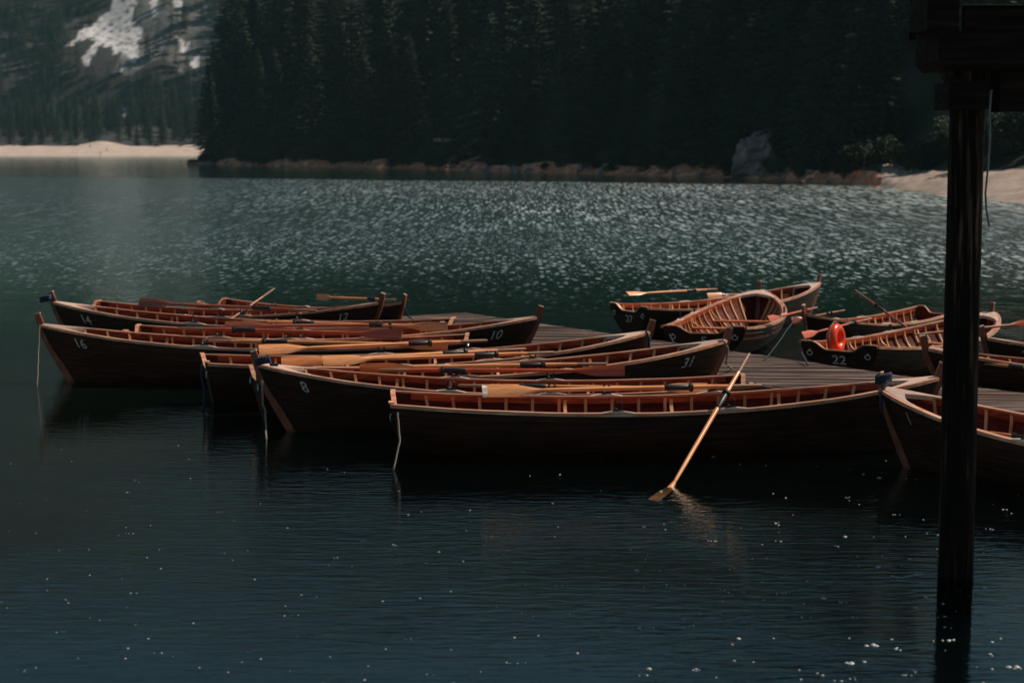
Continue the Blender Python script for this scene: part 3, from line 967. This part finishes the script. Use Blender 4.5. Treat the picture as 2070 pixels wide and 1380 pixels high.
vl = [38, 50, 65, 80, 100, 120, 140] + [150 + 1.3 * k for k in range(132)] + [330, 360, 400, 460, 540, 640]
mo = far_grid('mountain', vl, m_)
att = mo.data.attributes.new('scree', 'FLOAT', 'POINT')
vals = []
for v in mo.data.vertices:
    p = v.co
    k_ = 0.0
    if -330 < p.x < -100 and p.y < 1180:
        k_ = 1.0 if scree_at(p) else 0.0
        if not k_:
            x_, y_ = PROJ(p)
            if inpoly(x_ + 14 * n2(p.x, p.z, .06, 3), y_ + 14 * n2(p.x, p.z, .07, 8), ROCKFACE): k_ = 0.10 + 0.16 * max(0, n2(p.x, p.z * .4, .16, 2) + .4)
    vals.append(k_)
att.data.foreach_set('value', vals)
tag(mo, kind='structure')

# ------------------------------------------------------------------ trees
def spruce_mesh(seed, H, R, dens=1.0, bare=0.06):
    r = random.Random(seed)
    V, F = [], []
    z = H * bare
    while z < H * 0.985:
        u = (z / H - bare) / (1 - bare)
        rad = R * (1 - u) ** 0.78 * (0.9 + 0.2 * r.random()) + 0.12
        if u < 0.12: rad *= 0.72 + 2.3 * u
        nb = max(5, int((10 - 4 * u) * dens))
        a0 = r.random() * 6.28
        for k in range(nb):
            if r.random() < 0.10: continue
            a = a0 + 2 * pi * k / nb + r.uniform(-.3, .3)
            ln = rad * r.uniform(0.62, 1.12)
            zz = z + r.uniform(-.25, .25)
            dirv = Vector((cos(a), sin(a), 0)); sd = Vector((-sin(a), cos(a), 0))
            ns = max(3, int(ln / 0.55))
            lift = 0.10 if u < 0.6 else 0.35
            for j in range(ns):
                t0 = (j + 0.15) / ns
                p = dirv * (ln * t0) + Vector((0, 0, zz + ln * (lift * t0 - 0.42 * t0 * t0)))
                wd = (0.46 + 0.45 * (1 - t0)) * min(1.0, ln / 1.8) * r.uniform(.7, 1.3)
                lg = ln / ns * 0.95
                for sg in (1, -1):
                    tip = p + sd * (sg * wd) + dirv * (lg * 0.7) + Vector((0, 0, -0.18 - 0.22 * r.random()))
                    q0 = p - dirv * (lg * .2); q1 = p + dirv * (lg * .75) + Vector((0, 0, -.03))
                    drop = Vector((0, 0, -0.25 - 0.25 * r.random())) * min(1, ln / 1.5)
                    n = len(V)
                    V += [q0, q1, tip, p + sd * (sg * wd * .55) + drop]
                    F.append((n, n + 1, n + 2, n + 3))
        z += (0.62 + 0.55 * (1 - u)) / dens
    n = len(V)
    V += [Vector((0, 0, H)), Vector((.12, 0, H - .9)), Vector((-.1, .1, H - .9)), Vector((0, -.12, H - .9))]
    F += [(n, n + 1, n + 2), (n, n + 2, n + 3), (n, n + 3, n + 1)]
    return V, F
def make_spruce(seed, H, R, dens=1.0, bare=0.06):
    root = empty('spruce_tree')
    V, F = spruce_mesh(seed, H, R, dens, bare)
    mesh('crown', V, F, M['spruce'], root)
    mb = MB(); mb.tube([(0, 0, -1.0), (0, 0, H * .3), (0, 0, H * .7), (0, 0, H * .97)], [H * .014, H * .011, H * .006, .02], 7)
    mb.build('trunk', M['bark'], root, True, 60)
    return root
PROTO_T = [make_spruce(100 + i, 24, 3.5 + .4 * (i % 4), 1.0, 0.05 + 0.02 * (i % 3)) for i in range(6)]
used = set()
def put_tree(kind, loc, sc, label, group, wide=1.0):
    if kind not in used:
        used.add(kind); t = PROTO_T[kind]
    else:
        t = copy_tree(PROTO_T[kind])
    t.location = loc
    t.rotation_euler = (radians(rnd.uniform(-1.5, 1.5)), radians(rnd.uniform(-1.5, 1.5)), rnd.uniform(0, 6.28))
    t.scale = (sc * wide, sc * wide, sc)
    tag(t, label, 'spruce tree', group)
cnt = 0
tr_r = random.Random(21)
def shore_len():
    s = [0]
    for i in range(1, len(shore)): s.append(s[-1] + (shore[i][0] - shore[i - 1][0]).length)
    return s
SL = shore_len()
for row, (v0, sp, h0, h1, lab) in enumerate(((15, 12.0, 12, 27, 'tall dark spruce in the front row of the forest along the nearer shore'),
                                   (27, 12.0, 17, 30, 'dark spruce in the second row of the nearer shore forest'),
                                   (41, 12.5, 20, 33, 'dark spruce higher up the wooded slope above the nearer shore'),
                                   (56, 13.0, 24, 34, 'dark spruce higher up the wooded slope above the nearer shore'))):
    s = tr_r.uniform(0, 4)
    while s < SL[-1]:
        i = min(range(len(SL)), key=lambda k: abs(SL[k] - s))
        px = shore[i][1]
        step = sp * (0.55 + 0.45 * shore[i][0].length / 400) * tr_r.uniform(.75, 1.25)
        s += step
        if px > 2330: break
        if px < 412 + 6 * row: continue
        v = v0 + tr_r.uniform(-4, 4) + 46 * sst((px - 1740) / 120)
        p = inland(i, v)
        h = tr_r.uniform(h0, h1) / 24 * (0.80 + 0.20 * sst((px - 395) / 90))
        if row == 0 and px > 1450: h *= 0.85
        put_tree(tr_r.randrange(6), (p.x, p.y, p.z - .3), h, lab, 'spruces on the slope above the nearer shore' if row >= 2 else ('spruces in the front row of the shore forest' if row == 0 else 'spruces in the second row of the shore forest'), tr_r.uniform(1.15, 1.65))
        cnt += 1
near_n = cnt
for row in range(6):
    x = -315 + tr_r.uniform(0, 4)
    while x < -118:
        v = 42 + row * 20 + tr_r.uniform(-7, 7)
        if not (row < 2 and abs(x + 206) < 5):
            p = Vector((x, FY + v, far_z(x, v) - .3))
            if not scree_at(p + Vector((0, 0, 10))) or tr_r.random() < .5:
                put_tree(tr_r.randrange(6), p, tr_r.uniform(15, 25) / 24, 'hazy grey green spruce in the wood behind the far pale beach', 'spruces behind the far beach', tr_r.uniform(.75, 1.1))
                cnt += 1
        x += tr_r.uniform(6.0, 9.5)
print('TREES', near_n, cnt)
# the wood on the mountain: one mass of simple trees
V, F = [], []
fr = random.Random(77)
lowV, lowF = spruce_mesh(5, 20, 3.4, 0.62, .05)
for k in range(1700):
    x = fr.uniform(-345, -95); v = fr.uniform(125, 300)
    p = Vector((x, FY + v, far_z(x, v) - .4))
    mid = p + Vector((0, 0, 7))
    if scree_at(mid) or scree_at(p + Vector((0, 0, 2))) or scree_at(p + Vector((0, 0, 14))) or scree_at(p + Vector((3, 0, 4))) or scree_at(p + Vector((-3, 0, 4))) or scree_at(p + Vector((-9, -3, -2))) or scree_at(p + Vector((-17, -6, -4))):
        if fr.random() < .99: continue
    if len(V) > 2600000: break
    sc = fr.uniform(.5, 1.05); a = fr.uniform(0, 6.28); ca, sa = cos(a) * sc, sin(a) * sc
    n = len(V)
    V += [Vector((p.x + q.x * ca - q.y * sa, p.y + q.x * sa + q.y * ca, p.z + q.z * sc)) for q in lowV]
    F += [tuple(i + n for i in f) for f in lowF]
tag(mesh('mountain_forest', V, F, M['farspruce']), 'grey green conifer wood covering the mountainside around the scree', 'forest', None, 'stuff')

# shrubs along the nearer shore
def make_shrub(seed):
    r = random.Random(seed)
    root = empty('shore_shrub')
    V, F = [], []
    lobes = [(Vector((r.uniform(-1.2, 1.2), r.uniform(-.8, .8), r.uniform(.5, 1.7))), r.uniform(.55, 1.0)) for _ in range(7)]
    for k in range(1500):
        c, rad = r.choice(lobes)
        d = Vector((r.gauss(0, 1), r.gauss(0, 1), r.gauss(0, 1))).normalized() * rad * r.uniform(.55, 1.08)
        p = c + d
        if p.z < 0.05: continue
        a = Vector((r.gauss(0, 1), r.gauss(0, 1), r.gauss(0, .6))).normalized() * .13
        b_ = a.orthogonal().normalized() * .07
        n = len(V); V += [p - a, p + b_, p + a, p - b_]; F.append((n, n + 1, n + 2, n + 3))
    mesh('foliage', V, F, M['shrub'], root)
    mb = MB()
    for c, rad in lobes: mb.tube([(c.x * .1, c.y * .1, -.4), (c.x * .6, c.y * .6, c.z * .5), c], [.06, .04, .015], 5)
    mb.build('stem', M['bark'], root)
    return root
shr = [make_shrub(i) for i in range(3)]
su = set()
for k, (px, v, sc) in enumerate([(500, 8, 1.9), (560, 5, 1.3), (640, 8, 1.8), (690, 6, 2.4), (740, 8, 2.0), (835, 4, 2.2), (870, 3, 1.6), (905, 10, 1.7), (1000, 8, 1.5), (1070, 9, 2.0), (1160, 8, 1.7), (1240, 7, 1.5), (1300, 8, 1.4), (1415, 7, 1.8), (1462, 5, 1.6), (1620, 7, 1.3), (1690, 7, 1.7), (1745, 8, 1.6), (1800, 24, 1.5), (1860, 26, 1.6), (420, 5, 1.3), (1900, 34, 1.5), (1950, 38, 1.8), (2000, 36, 1.7), (2045, 40, 2.0), (2090, 38, 1.8), (2140, 41, 2.1), (1370, 5, 1.1), (1560, 4, 1.0)] + [(400 + 1380 * q / 26 + rnd.uniform(-20, 20), rnd.uniform(1.5, 4.5), rnd.uniform(.55, 1.15)) for q in range(26)]):
    i = min(range(len(shore)), key=lambda q: abs(shore[q][1] - px))
    kd = k % 3
    t = shr[kd] if kd not in su else copy_tree(shr[kd])
    su.add(kd)
    p = inland(i, v)
    t.location = (p.x, p.y, p.z - .2); t.rotation_euler = (0, 0, rnd.uniform(0, 6.28)); t.scale = (sc, sc, sc * .85)
    tag(t, 'rounded green shrub growing above the bank of the nearer shore', 'shrub', 'shrubs on the nearer shore')

for k in range(20):
    x = -300 + 185 * k / 20 + rnd.uniform(-5, 5)
    if abs(x + 206) < 8: continue
    v = rnd.uniform(30, 39)
    t = copy_tree(shr[k % 3]); t.location = (x, FY + v, far_z(x, v) - .3); sc = rnd.uniform(.7, 1.7); t.scale = (sc * 1.4, sc, sc * .8); t.rotation_euler = (0, 0, rnd.uniform(0, 6))
    tag(t, 'low dark bush at the upper edge of the far pale beach', 'shrub', 'bushes along the far beach')

def rock_mesh(name, seed, rough=.35, sub=3):
    bm = bmesh.new(); bmesh.ops.create_icosphere(bm, subdivisions=sub, radius=1)
    for v in bm.verts:
        n = v.co.normalized()
        d = 1 + rough * noise.noise(n * 1.3 + Vector((seed * 3.1, 0, 0))) + rough * .4 * noise.noise(n * 3.5 + Vector((seed, 5, 0)))
        v.co = n * d
        q = v.co
        for pl in range(5):
            rr = random.Random(seed * 10 + pl)
            pn = Vector((rr.uniform(-1, 1), rr.uniform(-1, 1), rr.uniform(-.3, 1))).normalized()
            e = q.dot(pn) - .72
            if e > 0: v.co = q - pn * e; q = v.co
    me = bpy.data.meshes.new(name); bm.to_mesh(me); bm.free(); me.materials.append(M['rock'])
    return me
rk = [rock_mesh('shore_rock', s) for s in range(4)]
bme = rock_mesh('boulder', 9, .25, 6)
for v in bme.vertices:
    q = Vector(v.co)
    e = 0.10 * noise.noise(q * 3.0) + 0.05 * noise.noise(q * 7.0) - 0.10 * max(0, 1 - abs(noise.noise(q * 1.6 + Vector((3, 1, 7)))) * 14)
    v.co = q * (1 + e)
bo = bpy.data.objects.new('boulder', bme); COL.objects.link(bo)
i = min(range(len(shore)), key=lambda q: abs(shore[q][1] - 1530)); p = inland(i, 6)
bo.location = (p.x + .5, p.y, 2.3); bo.scale = (3.9, 3.2, 3.7); bo.rotation_euler = (0, .05, 1.9)
tag(bo, 'big grey boulder standing above the nearer shore among the trees', 'boulder')
for k in range(55):
    px = rnd.uniform(395, 1790); i = min(range(len(shore)), key=lambda q: abs(shore[q][1] - px))
    p = inland(i, rnd.uniform(.1, 4.0)); o = bpy.data.objects.new('shore_rock', rk[k % 4]); COL.objects.link(o)
    s = rnd.uniform(.25, .9); o.location = (p.x, p.y, p.z); o.scale = (s * 1.3, s, s * .7); o.rotation_euler = (rnd.uniform(-.3, .3), 0, rnd.uniform(0, 6))
    tag(o, 'small rock on the brown bank of the nearer shore', 'rock', 'rocks on the nearer shore bank')
for (px, py, v, ln, lab) in ((905, 285, 9, 5.0, 'fallen pale log lying level on the bank above the middle of the shore'), (618, 258, 14, 4.0, 'short pale broken trunk leaning among the trees near the left end of the forest')):
    i = min(range(len(shore)), key=lambda q: abs(shore[q][1] - px)); dist = shore[i][0].y + v
    c = PD(px, py, dist)
    mb = MB(); mb.tube([c + Vector((-ln / 2, 0, .15)), c, c + Vector((ln / 2, .4, -.2 if px < 700 else 0))], [.28, .34, .2], 8)
    tag(mb.build('fallen_log', M['log'], None, True, 60), lab, 'log')

# people far away on the pale beach
def person(px, v, h, label, col, armout=0.0):
    x = (px - 1035) / FPX * (FY + v) ; y = FY + v
    base = Vector((x, y, far_z(x, v)))
    me = bpy.data.meshes.new('person')
    J = [(0, 0, .95), (0, 0, 1.25), (0, 0, 1.45), (0, 0, 1.56), (0, -.02, 1.68), (.18, 0, 1.42), (.25 + armout, .02, 1.12), (.27 + armout, -.1, .88), (-.18, 0, 1.42), (-.25, .03, 1.12), (-.26, -.06, .86), (.1, 0, .9), (.12, .06, .48), (.13, .12, .05), (.13, .0, .03), (-.1, 0, .9), (-.11, -.1, .5), (-.12, -.06, .05), (-.12, -.2, .03)]
    E = [(0, 1), (1, 2), (2, 3), (3, 4), (2, 5), (5, 6), (6, 7), (2, 8), (8, 9), (9, 10), (0, 11), (11, 12), (12, 13), (13, 14), (0, 15), (15, 16), (16, 17), (17, 18)]
    R_ = [.15, .16, .12, .06, .105, .07, .05, .04, .07, .05, .04, .09, .065, .045, .04, .09, .065, .045, .04]
    me.from_pydata([tuple(Vector(j) * (h / 1.78)) for j in J], E, [])
    o = bpy.data.objects.new('person', me); COL.objects.link(o); o.location = base
    sk = o.modifiers.new('skin', 'SKIN')
    for i_, r_ in enumerate(R_):
        me.skin_vertices[0].data[i_].radius = (r_, r_ * .8)
    me.skin_vertices[0].data[0].use_root = True
    o.modifiers.new('sub', 'SUBSURF').levels = 1
    me.materials.append(plain('dark_clothes', col, .8))
    return tag(o, label, 'person', 'people walking on the far beach')
try:
    person(188, 22, 1.8, 'tiny figure in dark clothes standing highest on the far pale beach', (.02, .02, .025))
    person(221, 11, 1.75, 'tiny figure in dark clothes walking across the middle of the far pale beach', (.03, .02, .02), .1)
    person(208, 1.5, 1.5, 'tiny dark crouched figure at the water line of the far pale beach', (.02, .025, .03))
except Exception as e:
    print('person', e)

# ------------------------------------------------------------------ lake
V, F = [], []
bxs = [-1600, -400, -120, -40] + [-20 + 2 * k for k in range(21)] + [40, 120, 400, 1600]
bys = [-60, -10, 2, 6] + [8 + 1.0 * k for k in range(24)] + [36, 60, 150, 500, 1000, 2200]
def bed_z(x, y):
    d = 0.75 + 0.012 * max(0, y - 8) ** 1.9 * (0.8 + .2 * sin(x * .3))
    return -min(7.0, d) + .12 * n2(x, y, .8)
V = [Vector((x, y, bed_z(x, y))) for x in bxs for y in bys]
n = len(bys)
F = [(a * n + k, (a + 1) * n + k, (a + 1) * n + k + 1, a * n + k + 1) for a in range(len(bxs) - 1) for k in range(n - 1)]
tag(mesh('lakebed', V, F, M['bed'], None, True), kind='structure')

def water_material():
    m = bpy.data.materials.new('lake_water'); m.use_nodes = True
    nt = m.node_tree
    for n_ in list(nt.nodes): nt.nodes.remove(n_)
    out = nt.nodes.new('ShaderNodeOutputMaterial')
    geo = nt.nodes.new('ShaderNodeNewGeometry')
    sep = nt.nodes.new('ShaderNodeSeparateXYZ'); nt.links.new(geo.outputs['Position'], sep.inputs[0])
    X, Y = sep.outputs[0], sep.outputs[1]
    def pos(scale, rot=0.0):
        mp = nt.nodes.new('ShaderNodeMapping'); mp.inputs['Scale'].default_value = scale; mp.inputs['Rotation'].default_value = (0, 0, rot)
        nt.links.new(geo.outputs['Position'], mp.inputs[0]); return mp.outputs[0]
    def noi(scale, rot=0.0, detail=2.0, rough=.5, dist=0.0):
        t = tex(nt, 'ShaderNodeTexNoise', Scale=1.0, Detail=detail, Roughness=rough, Distortion=dist)
        nt.links.new(pos(scale, rot), t.inputs['Vector']); return t.outputs[0]
    mul = lambda a, b_: math_node(nt, 'MULTIPLY', a, b_)
    add = lambda a, b_: math_node(nt, 'ADD', a, b_)
    sub = lambda a, b_: math_node(nt, 'SUBTRACT', a, b_)
    # the wind line: ruffled water between about y=27 m and a sheltered strip under the far shore
    far_edge = sub(sub(222.0, mul(X, 0.0)), mul(add(X, 60.0), 0.55))
    wob = mul(sub(noi((.02, .02, 1)), .5), 26.0)
    e1 = sub(add(far_edge, wob), Y)                       # >0 inside
    inside_far = maprange(nt, e1, -3.0, 6.0, 0.0, 1.0)
    near_w = add(Y, mul(sub(noi((.12, .12, 1)), .5), 7.0))
    inside_near = maprange(nt, near_w, 27.0, 60.0, 0.0, 1.0)
    wind = mul(inside_far, inside_near)
    # gusts: bigger patches where the ripples are steeper
    gust = mul(maprange(nt, noi((.05, .018, 1), .15, 3.0), .35, .68, 0.55, 1.0), maprange(nt, X, -50.0, 30.0, .26, 1.45))
    # wavelets: separate glinting facets of varied strength
    def spots(scale, rot, lo, hi):
        v = tex(nt, 'ShaderNodeTexVoronoi', Scale=1.0, Randomness=1.0)
        wv = nt.nodes.new('ShaderNodeVectorMath'); wv.operation = 'ADD'
        nz = tex(nt, 'ShaderNodeTexNoise', Scale=2.0, Detail=1.0); nt.links.new(pos(scale, rot), nz.inputs['Vector'])
        sc_ = nt.nodes.new('ShaderNodeVectorMath'); sc_.operation = 'SCALE'; sc_.inputs[3].default_value = .22
        nt.links.new(nz.outputs['Color'], sc_.inputs[0])
        nt.links.new(pos(scale, rot), wv.inputs[0]); nt.links.new(sc_.outputs[0], wv.inputs[1])
        nt.links.new(wv.outputs[0], v.inputs['Vector'])
        sp = nt.nodes.new('ShaderNodeSeparateColor'); nt.links.new(v.outputs['Color'], sp.inputs[0])
        return mul(maprange(nt, v.outputs['Distance'], lo, hi, 1.0, 0.0), maprange(nt, sp.outputs[0], .10, .9, 0.0, 1.0))
    nearS = math_node(nt, 'MAXIMUM', spots((4.6, 1.25, .001), .02, .14, .56), mul(spots((8.5, 2.1, .001), -.02, .1, .5), .8))
    farS = math_node(nt, 'MAXIMUM', spots((4.4, .27, .001), .0, .16, .60), mul(spots((7.5, .5, .001), .004, .14, .55), .85))
    sel = maprange(nt, Y, 45.0, 110.0, 0.0, 1.0)
    mx = nt.nodes.new('ShaderNodeMix'); nt.links.new(sel, mx.inputs[0]); nt.links.new(nearS, mx.inputs[2]); nt.links.new(farS, mx.inputs[3])
    fleck = mx.outputs[0]
    rough_w = add(.15, mul(mul(fleck, gust), .50))
    mr = nt.nodes.new('ShaderNodeMix'); nt.links.new(wind, mr.inputs[0]); nt.links.new(maprange(nt, Y, 40.0, 120.0, .035, .07), mr.inputs[2]); nt.links.new(rough_w, mr.inputs[3])
    rough = mr.outputs[0]
    # bump: gentle swell + close ripples near the boats, chop in the wind
    rip = noi((2.2, 10.0, 1), .10, 3.0, .55, .5)
    rip2 = noi((7.0, 24.0, 1), -.08, 2.0, .5)
    chop = noi((1.6, .9, 1), .2, 3.0, .55)
    calm = maprange(nt, noi((.22, .16, 1), .3, 2.0), .38, .62, .25, 1.0)
    hn_ = mul(add(mul(rip, .0092), mul(rip2, .0022)), calm)
    hw = mul(chop, .09)
    hm = nt.nodes.new('ShaderNodeMix'); nt.links.new(wind, hm.inputs[0]); nt.links.new(hn_, hm.inputs[2]); nt.links.new(hw, hm.inputs[3])
    bp = nt.nodes.new('ShaderNodeBump'); bp.inputs['Strength'].default_value = 1.0; bp.inputs['Distance'].default_value = 1.0
    nt.links.new(hm.outputs[0], bp.inputs['Height'])
    N = bp.outputs[0]
    fr = nt.nodes.new('ShaderNodeFresnel'); fr.inputs[0].default_value = 1.333; nt.links.new(N, fr.inputs['Normal'])
    gl = nt.nodes.new('ShaderNodeBsdfGlossy'); gl.inputs['Color'].default_value = (.88, .99, .98, 1); nt.links.new(rough, gl.inputs['Roughness']); nt.links.new(N, gl.inputs['Normal'])
    rf = nt.nodes.new('ShaderNodeBsdfRefraction'); rf.inputs['Color'].default_value = (.90, .95, .93, 1); rf.inputs['IOR'].default_value = 1.333; rf.inputs['Roughness'].default_value = .02; nt.links.new(N, rf.inputs['Normal'])
    df = nt.nodes.new('ShaderNodeBsdfDiffuse'); nt.links.new(N, df.inputs['Normal'])
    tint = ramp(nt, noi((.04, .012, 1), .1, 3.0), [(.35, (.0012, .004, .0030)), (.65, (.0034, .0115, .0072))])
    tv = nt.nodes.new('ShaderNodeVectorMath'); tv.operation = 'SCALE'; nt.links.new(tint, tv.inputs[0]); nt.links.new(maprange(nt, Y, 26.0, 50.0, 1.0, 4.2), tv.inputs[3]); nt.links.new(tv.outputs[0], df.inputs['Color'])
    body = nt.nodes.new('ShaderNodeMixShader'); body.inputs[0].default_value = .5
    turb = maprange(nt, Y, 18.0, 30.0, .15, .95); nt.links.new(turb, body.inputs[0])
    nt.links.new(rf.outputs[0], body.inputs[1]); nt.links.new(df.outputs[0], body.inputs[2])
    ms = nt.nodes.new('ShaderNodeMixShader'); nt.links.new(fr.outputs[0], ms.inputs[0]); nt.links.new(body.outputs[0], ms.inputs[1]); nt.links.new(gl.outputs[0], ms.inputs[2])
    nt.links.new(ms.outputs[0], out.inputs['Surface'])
    return m
lake = mesh('lake', [(-1600, -60, 0), (1600, -60, 0), (1600, 838, 0), (-1600, 838, 0)], [(0, 1, 2, 3)], water_material(), None, True)
tag(lake, kind='structure')
lake.cycles.is_caustics_caster = True
sl.cycles.is_caustics_light = True
for ch in DIP.children:
    ch.cycles.is_caustics_receiver = True

# foam flecks and bubbles drifting on the water
V, F = [], []
fr = random.Random(3)
def fleck(p, r):
    n = len(V); k = 7
    for j in range(k):
        a = 2 * pi * j / k; V.append(Vector((p.x + cos(a) * r * fr.uniform(.8, 2.0), p.y + sin(a) * r * fr.uniform(.6, 1.6), .002)))
    for j in range(k):
        a = 2 * pi * j / k; V.append(Vector((p.x + cos(a) * r * .6, p.y + sin(a) * r * .6, .003 + r * .5)))
    V.append(Vector((p.x, p.y, .003 + r * .7)))
    for j in range(k):
        F.append((n + j, n + (j + 1) % k, n + k + (j + 1) % k, n + k + j)); F.append((n + k + j, n + k + (j + 1) % k, n + 2 * k))
for k in range(320):
    py = 900 + 520 * fr.random() ** .8
    px = fr.uniform(-20, 2090)
    if fr.random() < .35: px = fr.uniform(1300, 2090)
    p = P(px, py, 0)
    big = fr.random() < .12 and px > 1200
    r = fr.uniform(.003, .008) * (.75 + .45 * px / 2070) if not big else fr.uniform(.010, .018)
    fleck(p, r)
    if fr.random() < .25:
        for q in range(fr.randrange(1, 4)): fleck(p + Vector((fr.uniform(-.06, .06), fr.uniform(-.03, .03), 0)), r * .7)
for k in range(26): fleck(P(1800 + k * 2.6, 1164 + 3 * sin(k * .2) + fr.uniform(-1, 1), 0), fr.uniform(.004, .008))
tag(mesh('foam_flecks', V, F, M['foam'], None, True), 'scattered white foam flecks and bubbles floating on the dark water', 'foam', None, 'stuff')

# weeds under the surface
mb = MB()
for k in range(130):
    px = fr.uniform(-40, 1250); py = 1395 - 210 * fr.random() ** 1.5
    p = P(px, py, 0); ln = fr.uniform(.3, 1.0); a = fr.uniform(.55, 1.1); z0 = -fr.uniform(.03, .10)
    pts = [Vector((p.x + cos(a) * ln * t + .012 * sin(4 * t + k), p.y + sin(a) * ln * t, z0 - .015 * sin(3 * t + k))) for t in (0, .25, .5, .75, 1)]
    mb.tube(pts, .0016, 4, False)
tag(mb.build('water_weeds', M['weed']), 'thin brown weeds trailing just under the water surface', 'weeds', None, 'stuff')

# ------------------------------------------------------------------ haze
mh = bpy.data.materials.new('haze_air'); mh.use_nodes = True
nt = mh.node_tree
for n_ in list(nt.nodes): nt.nodes.remove(n_)
out = nt.nodes.new('ShaderNodeOutputMaterial'); pv = nt.nodes.new('ShaderNodeVolumePrincipled')
pv.inputs['Color'].default_value = (.46, .86, .98, 1)
pv.inputs['Density'].default_value = 0.00008
pv.inputs['Anisotropy'].default_value = 0.2
nt.links.new(pv.outputs[0], out.inputs['Volume'])
hz = MB(); hz.box((-300, 640, 251), (2600, 1560, 520))
h = hz.build('haze', mh)
tag(h, 'thin blue grey air hanging over the lake', 'haze', None, 'stuff')
